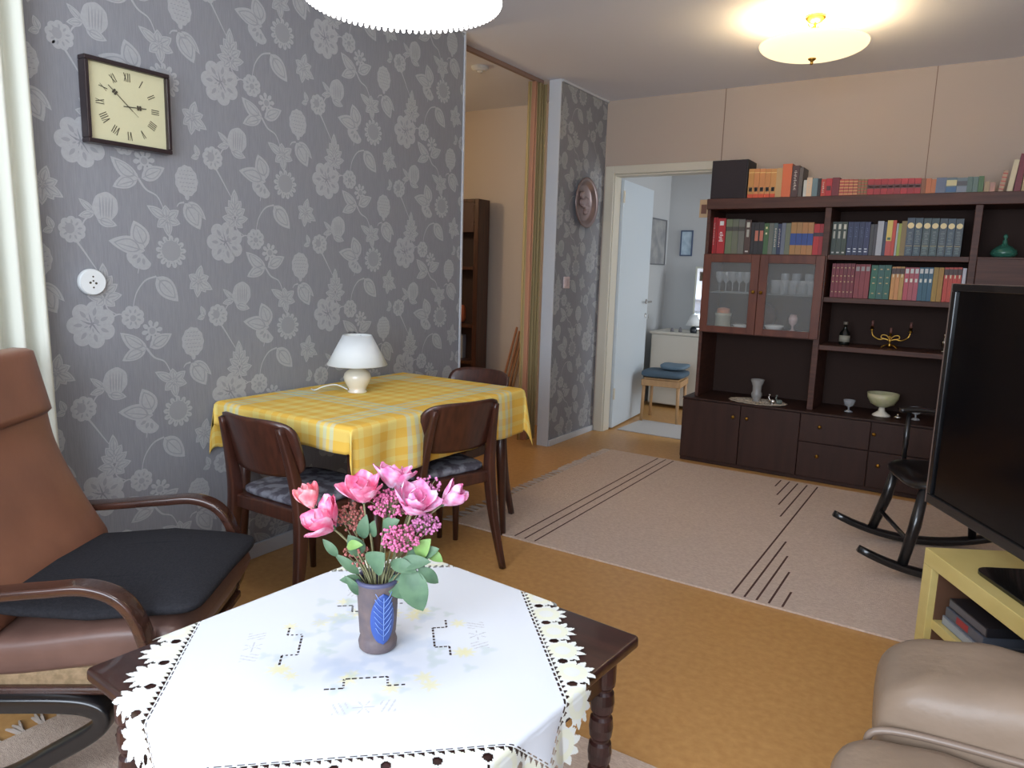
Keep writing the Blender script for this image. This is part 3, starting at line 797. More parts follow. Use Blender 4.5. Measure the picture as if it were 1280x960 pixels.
for (r, f, z, td, tdeg, sz, mi, label, ty) in roses:
    top = P3(r, f, z); base = P3(r*.12, f*.3, VZ + .07)
    t = thing('rose', label, 'flower', tuple(base), 0, 'pink artificial roses')
    ax = (RGT*td[0] + FWD*td[1]); ax.normalize(); axis = Vector((0, 0, 1)).cross(ax).normalized()
    L2 = Matrix.Translation(top - base) @ Matrix.Rotation(R(tdeg), 4, axis)
    mb = MB(); mb.smooth = True; s = sz*1.3
    rn = random.Random(int(z*1000))
    if ty == 'bud':
        for k in range(3): petal(mb, L2 @ Matrix.Rotation(k*2.1+.4, 4, 'Z'), .010*s, .044*s, 1.25, -.003)
        for k in range(3): petal(mb, L2 @ Matrix.Rotation(k*2.1+1.4, 4, 'Z') @ Matrix.Rotation(R(6), 4, 'Y'), .0135*s, .042*s, 1.2, .002)
    else:
        for k in range(3): petal(mb, L2 @ Matrix.Rotation(k*2.1+.4, 4, 'Z'), .009*s, .034*s, 1.2, .0)
        for k in range(3): petal(mb, L2 @ Matrix.Rotation(k*2.1+1.1, 4, 'Z') @ Matrix.Rotation(R(10), 4, 'Y'), .013*s, .040*s, 1.1, .006)
        for k in range(4): petal(mb, L2 @ Matrix.Rotation(k*1.57+rn.random(), 4, 'Z') @ Matrix.Rotation(R(rn.uniform(8, 26)), 4, 'Y'), .015*s, .042*s, 1.05, .008)
    mb.build('petals', MP[mi], t)
    mb = MB(); mb.smooth = True
    mb.lathe([(0, -.006), (.004, -.005), (.006, 0), (.007, .004), (0, .006)], 10, M=L2)
    for k in range(5): 
        a = k*1.257; b_ = L2 @ Vector((.005*math.cos(a), .005*math.sin(a), 0)); e_ = L2 @ Vector((.017*math.cos(a), .017*math.sin(a), .016)); leaf3(mb, b_, e_, .006, L2.to_3x3() @ Vector((0, 0, 1)))
    mb.build('calyx', M['leafg'], t)
    e = L2 @ Vector((0, 0, -.004)); d0 = L2.to_3x3() @ Vector((0, 0, -1))
    MB().tube(bez([(0, 0, -.05), (0, 0, .06), tuple(e*.45 + Vector((0, 0, .06))), tuple(e + d0*.03), tuple(e)], 6), .0019, 6).build('stem', M['stemg'], t, smooth=True)
# leaves: (base r,f,z) (tip r,f,z) width mat
sprays = [
    ('leaf_spray', 'green leaf spray arching down over the right of the vase', [((.045, -.03, .69), (.112, -.045, .705), .030, 0), ((.06, -.035, .69), (.098, -.05, .605), .055, 0), ((.03, -.03, .695), (.085, -.05, .685), .028, 0), ((.085, -.04, .69), (.125, -.03, .655), .026, 0), ((.03, -.01, .66), (.062, -.02, .615), .045, 0)]),
    ('leaf_spray', 'lime and green leaf spray at the right side of the bouquet below the rosebud', [((.08, -.01, .70), (.108, -.02, .742), .034, 1), ((.085, -.01, .70), (.125, -.02, .722), .026, 0), ((.10, -.01, .712), (.132, -.02, .695), .022, 1), ((.06, 0, .68), (.10, -.01, .72), .03, 0)]),
    ('leaf_spray', 'narrow green leaf spray on the left of the vase', [((-.035, -.01, .66), (-.082, -.02, .705), .020, 0), ((-.03, -.01, .645), (-.07, -.03, .655), .022, 0), ((-.03, -.01, .70), (-.055, -.02, .745), .034, 0), ((-.075, -.02, .70), (-.105, -.02, .735), .018, 0), ((-.03, -.02, .62), (-.06, -.03, .665), .018, 0)]),
    ('leaf_spray', 'dark green leaf spray at the centre of the bouquet', [((-.005, -.03, .68), (.022, -.045, .72), .052, 0), ((-.03, 0, .73), (-.02, -.01, .785), .026, 0), ((-.012, 0, .735), (-.004, -.015, .775), .024, 0), ((-.055, -.03, .725), (-.02, -.045, .735), .020, 1), ((.01, 0, .75), (.045, -.01, .775), .03, 0)])]
for nme, label, L in sprays:
    b0 = P3(L[0][0][0]*.2, 0, VZ + .07); t = thing(nme, label, 'leaves', tuple(b0), 0, 'artificial green leaf sprays')
    mb = MB(); mb.smooth = True; sm = MB()
    for (b, e, w, mi) in L:
        b_ = P3(*b)-b0; e_ = P3(*e)-b0; mb.m = mi; leaf3(mb, b_, e_, w, (-FWD + Vector((0, 0, .7))))
        sm.tube(bez([(0, 0, -.05), (b_.x*.3, b_.y*.3, b_.z*.5), tuple(b_)], 5), .0014, 5)
    mb.build('leaves', [M['leafg'], M['leaf_lime']], t); sm.build('stems', M['stemg'], t, smooth=True)
MS = [mat('pink_tiny_blooms', (218, 122, 164), .8, spec=.2), mat('dusty_tiny_blooms', (178, 112, 104), .8, spec=.2), mat('mauve_tiny_blooms', (206, 130, 176), .8, spec=.2)]
sprig = [('pink baby\'s breath sprig filling the middle top of the bouquet', (.022, .01, .80), (.045, .03, .030), 0, 230), ('pink baby\'s breath sprig low on the right of the bouquet centre', (.050, -.03, .745), (.042, .025, .026), 0, 230),
         ('dusty brown-pink baby\'s breath sprig on the left of the bouquet centre', (-.055, .01, .77), (.028, .02, .030), 1, 150), ('small mauve baby\'s breath sprig peeking out behind the large right rose', (.094, .03, .835), (.028, .015, .020), 2, 70),
         ('thin dusty sprig of buds low at the left above the vase rim', (-.040, -.01, .700), (.035, .02, .025), 1, 45), ('mauve baby\'s breath sprig between the right rose and the leaves', (.095, .0, .765), (.030, .02, .022), 2, 130)]
for label, c, hh, mi, cnt in sprig:
    b0 = P3(c[0]*.2, .005, VZ + .07); t = thing('filler_flower_sprig', label, 'flower', tuple(b0), 0, 'tiny-bloomed filler sprigs')
    rn = random.Random(int(c[0]*1e4)); fl = MB(); sm = MB(); fl.smooth = True; cc = P3(*c)-b0
    for k in range(5): sm.tube(bez([(rn.uniform(-.01, .01), rn.uniform(-.01, .01), -.04), (cc.x*.3+rn.uniform(-.012, .012), cc.y*.3, cc.z*.5), (cc.x+rn.uniform(-.02, .02), cc.y+rn.uniform(-.01, .01), cc.z-.005)], 5), .0011, 5)
    for k in range(cnt):
        while True:
            d = Vector((rn.uniform(-1, 1), rn.uniform(-1, 1), rn.uniform(-1, 1)))
            if d.length < 1: break
        p = cc + RGT*d.x*hh[0] + FWD*d.y*hh[1] + Vector((0, 0, d.z*hh[2])); r_ = rn.uniform(.002, .0038)
        fl.lathe([(0, -r_), (r_, -r_*.3), (r_*.8, r_*.6), (0, r_)], 5, c=p)
        if k % 3 == 0: sm.tube([tuple(cc*.92), tuple(p)], .0006, 4)
    f = fl.build('blooms', MS[mi], t); f['kind'] = 'stuff'; sm.build('stems', M['stemg'], t, smooth=True)
# ================================================================ LEFT ARMCHAIR (bentwood recliner)
ac = thing('leather_armchair', 'brown leather recliner armchair with curved bentwood arms at the left edge', 'armchair', (-1.907, .925, 0), R(36))
def se_ring(c, U, V, hu, hv, n=36, e=.45):
    r = []
    for k in range(n):
        a = 2*PI*k/n; x, y = math.cos(a), math.sin(a)
        r.append(Vector(c) + Vector(U)*(hu*math.copysign(abs(x)**e, x)) + Vector(V)*(hv*math.copysign(abs(y)**e, y)))
    return r
def pad(spine, halfw, halft, W=(0, 1, 0), name='pad', m=None, par=None, e=.45, crown=.0):
    # spine: points, width axis W; thickness perpendicular
    P = bez(spine, 8); N = len(P); rings = []
    for i, p in enumerate(P):
        t = (P[min(i+1, N-1)] - P[max(i-1, 0)]).normalized(); V = t.cross(Vector(W)).normalized()
        q = i/(N-1); end = min(1, (min(q, 1-q)*9))**.5 if 0 < i < N-1 else .12
        hw = halfw(q) if callable(halfw) else halfw; ht = halft(q) if callable(halft) else halft
        rings.append(se_ring(p, W, V, hw*(.90 + .10*end), ht*end, e=e))
    mb = MB(); mb.smooth = True; mb.loft(rings); return mb.build(name, m, par)
pad([(-.095, 0, .385), (-.19, 0, .56), (-.255, 0, .72), (-.275, 0, .86)], lambda q: .298 - .022*q, .058, name='backrest', m=M['leather'], par=ac)
hr = pad([(-.262, 0, .80), (-.283, 0, .90), (-.305, 0, 1.005)], lambda q: .285 - .012*q, .076, name='headrest', m=M['leather'], par=ac, e=.55)
pad([(-.20, 0, .345), (-.05, 0, .345), (.20, 0, .375), (.345, 0, .375)], .275, .062, name='seat_cushion', m=M['leather_seat'], par=ac)
MB().box(-.24, .30, -.268, .268, .262, .325).build('seat_canvas', M['canvas'], ac, bevel=.02)
mb = MB(); mb.box(-.26, .30, -.285, -.264, .262, .282); mb.box(-.26, .30, .264, .285, .262, .282); mb.box(.285, .31, -.262, .262, .245, .270)
mb.build('seat_rail', M['wood_bent'], ac, bevel=.006)
for s in (-1, 1):
    path = bez([(-.40, s*.312, .50), (-.28, s*.312, .51), (-.10, s*.312, .520), (.06, s*.312, .535), (.17, s*.312, .540), (.245, s*.312, .50), (.285, s*.312, .40), (.285, s*.312, .28), (.22, s*.312, .19)], 8)
    MB().tube(path, 0, 16, up=(0, 1, 0), flat=(.024, .052)).build('arm', M['wood_bent'], ac, smooth=True)
for s in (-1, 1):
    pth = bez([(-.42, s*.282, .248), (-.10, s*.282, .248), (.085, s*.282, .246), (.150, s*.282, .232), (.165, s*.282, .205), (.135, s*.282, .170), (.04, s*.282, .112), (-.07, s*.282, .050), (-.16, s*.282, .0295), (-.26, s*.282, .0285), (-.45, s*.282, .0285)], 8)
    MB().tube(pth, 0, 16, up=(0, 1, 0), flat=(.040, .050)).build('side_runner', M['black_paint'], ac, smooth=True)
MB().tube([(-.43, -.28, .030), (-.43, .28, .030)], .013, 12).build('cross_bar', M['black_paint'], ac, smooth=True)
# black seat pad: lies on the seat
bp = MB(); bp.cushion((.125, 0, 0), (.250, .262, .021), .6, .22, 48, 14, fn=lambda p: Vector((p.x, p.y, p.z + .006*math.cos(p.y*9) - .02*max(0, (p.x-.12))**1 + .008*math.sin(p.x*14+p.y*5))))
o = bp.build('seat_pad', M['black_fabric'], smooth=True); o.location = (-1.907, .925, .455); o.rotation_euler = (0, 0, R(36))
tag(o, 'black wool seat pad lying on the seat of the left armchair', 'seat pad')

# ================================================================ TAUPE LEATHER SOFA (right foreground)
so = thing('leather_sofa', 'taupe leather sofa at the lower right corner with padded arm and piping', 'sofa', (.449, 1.194, 0), R(6))
# local: -x front, +y left arm
MB().box(-.50, .40, -.90, .46, .04, .27).build('sofa_base', M['leather_taupe'], so, bevel=.03)
def wr(p): return Vector((p.x, p.y, p.z + .003*math.sin(p.x*17+p.y*6)*(1 if p.z > 0 else .3) + .0025*math.sin(p.x*47 - p.y*31)))
MB().cushion((.0, .40, .425), (.50, .132, .140), .50, .28, 60, 28, fn=wr).build('arm', M['leather_taupe'], so, smooth=True)
MB().cushion((.02, .41, .23), (.49, .122, .20), .35, .3, 48, 20).build('arm_side', M['leather_taupe'], so, smooth=True)
MB().cushion((-.07, -.03, .352), (.50, .305, .102), .30, .26, 56, 20, fn=wr).build('seat_cushion', M['leather_taupe'], so, smooth=True)
MB().cushion((-.07, -.64, .352), (.50, .30, .102), .30, .26, 56, 20, fn=wr).build('seat_cushion', M['leather_taupe'], so, smooth=True)
MB().cushion((.36, -.20, .58), (.13, .60, .28), .5, .3, 56, 24, fn=wr).build('backrest', M['leather_taupe'], so, smooth=True)
MB().tube(bez([(-.515, .262, .30), (-.512, .262, .40), (-.47, .262, .452), (-.2, .262, .458), (.1, .262, .458), (.24, .262, .456)], 8), .007, 8).build('piping', mat('piping_leather', (128, 110, 96), .35), so, smooth=True)

# ================================================================ TV STAND AND TV
TA = R(-60)    # local +x runs along the stand towards the camera side; local +y = to the back (right)
ts = thing('tv_stand', 'pale yellow low television bench with open shelves holding discs', 'tv bench', (-.056, 2.515, 0), TA)
mb = MB(); mb.box(0, .80, 0, .40, .40, .45); mb.box(0, .05, 0, .40, 0, .40); mb.box(.75, .80, 0, .40, 0, .40)
mb.build('frame', M['beech_yellow'], ts, bevel=.002)
MB().box(.05, .75, .02, .38, .205, .235).build('shelf', M['beech_yellow'], ts, bevel=.001)
MB().box(.05, .75, .02, .38, .0, .03).build('bottom_shelf', M['beech_yellow'], ts, bevel=.001)
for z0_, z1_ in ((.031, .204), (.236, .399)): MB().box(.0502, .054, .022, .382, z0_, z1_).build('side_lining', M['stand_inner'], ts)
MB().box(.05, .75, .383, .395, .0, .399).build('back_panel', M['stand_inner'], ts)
def onstand(name, label, cat, x, y, z, group=None): 
    c, s = math.cos(TA), math.sin(TA); return thing(name, label, cat, (-.056 + x*c - y*s, 2.515 + x*s + y*c, z), TA, group)
cols = [((120, 124, 132), 'grey'), ((84, 88, 98), 'slate'), ((44, 42, 46), 'black')]
for i, ((r_, g_, b_), nme) in enumerate(cols):
    t = onstand('disc_case', ['grey disc case at the bottom of the little pile on the television bench shelf', 'slate disc case in the middle of the pile, with a red spine end', 'black disc case on top of the pile on the television bench shelf'][i], 'disc case', .075 + .006*i, .035 + .004*i, .2355 + i*.0305, 'disc cases on the television bench')
    MB().box(0, .19, 0, .135, 0, .028).build('case', cmat((r_, g_, b_), .3), t, bevel=.002)
    mb = MB(); mb.box(.06 if i == 1 else .004, .12 if i == 1 else .186, -.0006, 0, .004, .024); mb.build('spine_label', cmat([(150, 156, 160), (150, 50, 56), (90, 90, 96)][i], .4), t)
t = onstand('disc_player', 'flat dark grey disc player on the television bench shelf', 'disc player', .30, .03, .2355)
MB().box(0, .36, 0, .27, .004, .045).build('body', mat('player_grey', (60, 62, 68), .35), t, bevel=.004)
MB().box(.01, .35, -.001, 0, .012, .036).build('front_panel', cmat((24, 24, 28), .2), t)
t = onstand('cardboard_box', 'plain brown box behind the disc player on the television bench shelf', 'box', .30, .305, .2355)
MB().box(0, .40, 0, .06, 0, .11).build('box', cmat((110, 76, 54), .7), t, bevel=.003)
# television
tv = thing('television', 'large black flat screen television on the pale yellow bench', 'television', (-.056 + .074*.866 - .17*.5 + .0, 2.515 + .074*.5 + .17*.866, 0), TA)
TW, Z0, Z1 = 1.08, .545, 1.264
mb = MB(); b = .022
mb.box(0, TW, 0, .028, Z0, Z0+b+.01); mb.box(0, TW, 0, .028, Z1-b, Z1); mb.box(0, b, 0, .028, Z0+b+.01, Z1-b); mb.box(TW-b, TW, 0, .028, Z0+b+.01, Z1-b)
mb.build('bezel', mat('tv_bezel', (24, 24, 26), .22, coat=.3), tv, bevel=.003)
MB().box(b, TW-b, .008, .026, Z0+b+.01, Z1-b).build('screen', mat('tv_screen', (9, 10, 13), .14, spec=.3), tv)
mb = MB(); mb.box(.02, TW-.02, .028, .055, Z0+.03, Z1-.02); mb.box(.25, TW-.25, .055, .085, Z0+.06, Z1-.22)
mb.build('rear_shell', mat('tv_shell', (22, 22, 24), .5), tv, bevel=.008)
mb = MB(); mb.box(-.003, 0, -.001, .026, Z0, Z1); mb.box(-.003, TW, -.001, .026, Z1, Z1+.002)
mb.build('edge_trim', mat('tv_edge_metal', (150, 128, 118), .3, metal=.6), tv)
mb = MB(); mb.prism([(x + .60, y + .10) for x, y in rrect(.52, .26, .04)], .4505, .462)
mb.build('stand_plate', mat('black_glass', (10, 12, 12), .12, coat=.5), tv, bevel=.002)
MB().box(.54, .66, .07, .10, .462, Z0+.1).build('stand_neck', cmat((16, 16, 18), .3), tv, bevel=.004)

# ================================================================ ROCKING CHAIR
rc = thing('rocking_chair', 'black wooden rocking chair on the rug behind the television', 'rocking chair', (-.02, 3.68, 0), R(21))
RW = .235
for s in (-1, 1):
    pts = []
    for k in range(21):
        q = -1 + k/10; pts.append((q*.41, s*RW, .0285 + .095*(abs(q)**2.1) if q < 0 else .0285 + .085*q*q))
    MB().tube(pts, 0, 12, up=(0, 1, 0), flat=[(.030, .056*(1-.45*abs(-1+k/10)**8)) for k in range(21)]).build('runner', M['black_paint'], rc, smooth=True)
    MB().tube([(-.235, s*RW, .055), (-.19, s*(RW-.03), .24), (-.165, s*(RW-.045), .405)], [.021, .025, .020], 12).build('leg', M['black_paint'], rc, smooth=True)
    MB().tube([(.215, s*RW, .055), (.19, s*(RW-.03), .24), (.170, s*(RW-.045), .40)], [.017, .021, .016], 12).build('leg', M['black_paint'], rc, smooth=True)
    MB().tube(bez([(-.165, s*.245, .66), (-.05, s*.25, .665), (.10, s*.245, .65), (.235, s*.235, .64)], 6), 0, 10, up=(0, 0, 1), flat=(.05, .022)).build('armrest', M['black_paint'], rc, smooth=True)
    MB().tube([(-.13, s*.215, .43), (-.125, s*.235, .54), (-.12, s*.245, .655)], [.010, .014, .009], 10).build('arm_spindle', M['black_paint'], rc, smooth=True)
mb = MB(); mb.cushion((0, 0, .415), (.225, .235, .020), .5, .45, 40, 12, fn=lambda p: Vector((p.x, p.y, p.z + .18*max(0, -p.x-.15)*-1 + .5*max(0, p.x-.12)**1*.2)))
mb.build('seat', M['black_paint'], rc, smooth=True)
for x in (-.21, .20): MB().tube([(x, -.215, .17), (x, .215, .17)], [.010, .010], 8).build('stretcher', M['black_paint'], rc, smooth=True)
for k in range(7):
    y = -.19 + k*.0633; MB().tube([(.185, y*.9, .42), (.26, y*1.02, .74), (.33, y*1.08, 1.02)], [.008, .008, .007], 8).build('back_spindle', M['black_paint'], rc, smooth=True)
MB().tube(bez([(.335, -.25, 1.0), (.345, -.12, 1.045), (.345, .12, 1.045), (.335, .25, 1.0)], 6), 0, 12, up=(1, 0, 0), flat=(.024, .085)).build('top_rail', M['black_paint'], rc, smooth=True)

# ================================================================ BOOKCASE
XB = [-1.575, -.828, -.055, .70]
def door(parent, x0, x1, z0, z1, y, m, knob, glass=False, fr=.045):
    if glass:
        mb = MB(); mb.box(x0, x0+fr, y-.018, y, z0, z1); mb.box(x1-fr, x1, y-.018, y, z0, z1); mb.box(x0+fr, x1-fr, y-.018, y, z0, z0+fr*.8); mb.box(x0+fr, x1-fr, y-.018, y, z1-fr, z1)
        d = mb.build('glass_door', m, parent, bevel=.002)
        MB().box(x0+fr-.004, x1-fr+.004, y-.011, y-.007, z0+fr*.8-.004, z1-fr+.004).build('pane', M['pane'], d)
    else:
        d = MB().box(x0, x1, y-.018, y, z0, z1).build('door', m, parent, bevel=.003)
    if knob:
        MB().lathe([(0, 0), (.007, 0), (.006, .010), (.011, .016), (.011, .022), (0, .026)], 14, M=Matrix.Translation((knob[0], y-.018, knob[1])) @ Matrix.Rotation(PI/2, 4, 'X')).build('knob', M['brass'], d, smooth=True)
    return d
WD = mat('base_cabinet_wood', (58, 36, 29), .5, col2=(50, 31, 25), scale=6, stretch=(4, 4, .4), spec=.25)
base = thing('base_cabinet', 'dark brown low base cabinet with doors and drawers under the bookcase', 'cabinet', (0, 0, 0))
XBb = [-1.628, -.862, -.055, .70]
MB().box(XBb[0], XBb[3], 4.738, YB-.002, .001, .434).build('body', WD, base, bevel=.002)
MB().box(XBb[0]-.002, XBb[3]+.002, 4.720, YB-.002, .4342, .444).build('top_panel', WD, base, bevel=.002)
door(base, XBb[0]+.002, -1.236, .03, .428, 4.737, WD, (-1.276, .349)); door(base, -1.232, XBb[1]-.002, .03, .428, 4.737, WD, (-1.187, .351))
for (za, zb) in ((.255, .428), (.03, .25)):
    for (xa, xb, kx) in ((XBb[1]+.002, -.462, -.742), (-.458, XBb[2]-.002, -.439)):
        if za < .1 and kx > -.5: kx = -.40
        d = door(base, xa, xb, za, zb, 4.737, WD, (kx, .36 if za > .1 else .173)); d.name = 'drawer'
door(base, XBb[2]+.002, .32, .03, .428, 4.737, WD, (.28, .35)); door(base, .324, XBb[3]-.002, .03, .428, 4.737, WD, (.36, .35))
# kickplate seam
bc = thing('bookcase', 'tall dark brown open bookcase with glass-doored compartment against the back wall', 'bookcase', (0, 0, 0))
YF, YK = 4.80, YB-.024; t_ = .022
for i, x in enumerate(XB):
    w = t_ if i in (0, 3) else .036
    x0 = x if i == 0 else (x-w if i == 3 else x-w/2)
    MB().box(x0, x0+w, YF, YK, .4445, 1.694).build('upright_panel', M['wood_case'], bc, bevel=.002)
MB().box(XB[0]-.004, XB[3]+.004, YF-.012, YK, 1.695, 1.762).build('top_board', M['wood_case'], bc, bevel=.003)
MB().box(XB[0]+t_, XB[3]-t_, YK-.010, YK-.001, .4445, 1.694).build('back_panel', mat('case_back', (50, 34, 28), .7, spec=.2), bc)
def shelf(i, z, th=.030, name='shelf', y0=YF+.006):
    a = XB[i] + (t_ if i == 0 else .018) + .0005; b = XB[i+1] - (t_ if i+1 == 3 else .018) - .0005
    return MB().box(a, b, y0, YK-.011, z-th, z).build(name, M['wood_case'], bc, bevel=.002)
shelf(0, 1.410); shelf(0, .915, .03); g_sh = MB().box(XB[0]+t_+.001, XB[1]-.019, YF+.03, YK-.011, 1.152, 1.158).build('glass_shelf', mat('shelf_glass', (180, 190, 190), .08, alpha=.35), bc)
shelf(1, 1.412); shelf(1, 1.155); shelf(1, .858); shelf(2, 1.412); shelf(2, .915)
door(bc, XB[0]+.003, -1.2065, .892, 1.405, YF-.001, M['wood_red'], (-1.229, 1.168), True, .052)
door(bc, -1.2035, XB[1]+.010, .892, 1.405, YF-.001, M['wood_red'], (-1.180, 1.166), True, .052)
door(bc, XB[2]+.02, XB[3]-.003, .892, 1.402, YF-.001, M['wood_case'], (0.0, 1.10))

COL = dict(ochre=(184, 134, 72), beige=(184, 150, 104), orange=(200, 96, 58), darkbrown=(70, 48, 44), greybrown=(92, 76, 70), white=(200, 194, 186), cream=(206, 190, 146), bluegrey=(100, 116, 128), black=(36, 32, 34), redorange=(176, 62, 44), red=(166, 32, 38), maroon=(112, 26, 38), terracotta=(158, 72, 54), olive=(128, 104, 58), crimson=(158, 30, 36), brown=(122, 74, 46), orange2=(186, 104, 58), slate=(96, 110, 120), greengrey=(88, 104, 98), green=(66, 98, 58), tan=(160, 134, 104), pinkgrey=(160, 128, 114), sage=(104, 108, 90), navy=(36, 46, 78), ochre2=(158, 122, 70), darkgreen=(52, 62, 56), charcoal=(56, 54, 62), lightgrey=(160, 160, 166), yellow=(198, 186, 90), lime=(140, 156, 56), encyclopedia=(58, 72, 80), wine=(124, 40, 46), teal=(38, 92, 78), rose=(166, 72, 84), petrol=(40, 88, 108), mustard=(158, 118, 36), vermilion=(182, 54, 34))
WORD = dict(ochre2='ochre', orange2='light orange', encyclopedia='dark green-grey', bluegrey='blue-grey', darkbrown='dark brown', greybrown='grey-brown', redorange='red-orange', greengrey='green-grey', pinkgrey='pinkish grey', darkgreen='dark green', lightgrey='light grey')
ORD = ['first', 'second', 'third', 'fourth', 'fifth', 'sixth', 'seventh', 'eighth', 'ninth', 'tenth']
NUM = ['zero', 'one', 'two', 'three', 'four', 'five', 'six', 'seven', 'eight', 'nine', 'ten']
DESC = dict(labelled='with dark oval label', plain='', text='with lettered spine', block='with dark block', bands='with banded spine', darkband='with dark band', patchwork='with cream patch', patchblue='with blue patch', whitetext='with white letters', band='with dark band', marks='with white marks', salmontop='with salmon title blocks', dots='with pale dots', blueblock='with blue block', navyband='with navy band', silver='with silver marks', redbase='with red foot', medallion='with gold medallion', gilt='with gilt marks', silvertop='with silver title', darktop='with dark title band', whitemarks='with white marks')
def book(x0, x1, yb, zb, h, col, dec, depth, label, group, lean=0.0, rnd=random.Random(9)):
    w = max(.008, x1-x0-.0012); mb = MB(); c = COL[col]; d = depth
    mb.m = 0; th = min(.003, w*.2)
    mb.box(-w/2, w/2, 0, .004, 0, h); mb.box(-w/2, -w/2+th, .004, d, 0, h); mb.box(w/2-th, w/2, .004, d, 0, h)
    mb.m = 1; mb.box(-w/2+th, w/2-th, .004, d-.005, .003, h-.004)
    mats = [cmat(tuple(min(255, max(0, int(v*rnd.uniform(.94, 1.06)))) for v in c), .5), M['pages']]
    def patch(a, b, z0, z1, colr, rough=.5):
        mats.append(cmat(colr, rough)); mb.m = len(mats)-1; mb.box(-w/2*a if a >= 0 else -a*w/2, w/2*b, -.0007, 0, z0*h, z1*h)
    def letters(z0, z1, colr, ww=.5):
        mats.append(cmat(colr, .5)); mb.m = len(mats)-1; z = z0*h; k = 0
        while z < z1*h:
            l = rnd.choice([.004, .006, .009]); mb.box(-w*ww/2 + (k % 2)*w*.08, w*ww/2 - (k % 3)*w*.07, -.0007, 0, z, z+l*.7); z += l + .003; k += 1
    if dec == 'labelled': patch(1, 1, .0, .16, (196, 74, 40)); patch(.6, .6, .24, .38, (40, 34, 26)); patch(.25, .25, .28, .35, (220, 210, 170)); patch(1, 1, .86, .88, (220, 190, 120))
    elif dec == 'text': letters(.25, .85, (190, 180, 168), .4)
    elif dec == 'whitetext': letters(.35, .62, (230, 226, 220), .5); patch(.5, .5, .8, .92, (230, 226, 220))
    elif dec == 'block': patch(.7, .7, .35, .6, (70, 28, 28))
    elif dec == 'bands':
        for z in (.12, .3, .48, .66, .84): patch(1, 1, z, z+.05, (206, 160, 98) if col == 'terracotta' else (170, 60, 46))
    elif dec == 'darkband': patch(1, 1, .42, .66, (84, 40, 34)); patch(.6, .6, .5, .56, (170, 130, 80))
    elif dec == 'patchwork': patch(1, 1, .5, .85, (196, 186, 140)); patch(1, 1, .12, .42, (60, 96, 134))
    elif dec == 'patchblue': patch(1, 1, .5, .78, (78, 74, 76)); patch(1, 1, .1, .45, (124, 130, 140))
    elif dec == 'band': patch(1, 1, .66, .78, (66, 62, 56))
    elif dec == 'marks': patch(.5, .5, .78, .93, (196, 192, 176)); patch(.4, .4, .50, .72, (170, 168, 156)); patch(.5, .5, .06, .10, (196, 192, 186))
    elif dec == 'salmontop': patch(.7, .7, .42, .74, (178, 104, 84))
    elif dec == 'dots': patch(.35, .35, .82, .88, (220, 210, 150)); patch(.35, .35, .64, .70, (220, 210, 170))
    elif dec == 'blueblock': patch(1, 1, .30, .66, (34, 62, 130))
    elif dec == 'navyband': patch(1, 1, .60, .72, (50, 36, 50))
    elif dec == 'silver': patch(.5, .5, .18, .21, (190, 194, 204), .3); patch(.5, .5, .10, .13, (190, 194, 204), .3); letters(.55, .85, (90, 104, 140), .25)
    elif dec == 'redbase': patch(1, 1, .0, .42, (178, 70, 60)); patch(.6, .6, .45, .52, (60, 90, 60))
    elif dec == 'medallion':
        mats.append(cmat((214, 190, 130), .4)); mb.m = len(mats)-1; mb.lathe([(0, 0), (w*.42, 0), (w*.42, .001), (0, .001)], 18, M=Matrix.Translation((0, -.0002, h*.80)) @ Matrix.Rotation(PI/2, 4, 'X'))
        letters(.32, .66, (108, 118, 120), .55); patch(.8, .8, .26, .28, (150, 140, 104)); letters(.06, .22, (110, 128, 128), .6)
    elif dec == 'gilt':
        for z in (.15, .45, .62, .86): patch(.35, .35, z, z+.03, (196, 170, 120))
    elif dec == 'silvertop': patch(.7, .7, .80, .93, (150, 140, 136))
    elif dec == 'darktop': patch(1, 1, .78, .95, (66, 38, 30)); patch(.3, .3, .68, .78, (220, 206, 170))
    elif dec == 'whitemarks': patch(.7, .7, .82, .96, (200, 200, 196)); patch(.5, .5, .55, .66, (206, 206, 196))
    o = mb.build('book', mats); o.location = ((x0+x1)/2, yb, zb); o.rotation_euler = (0, lean, 0)
    tag(o, label, 'book', group)
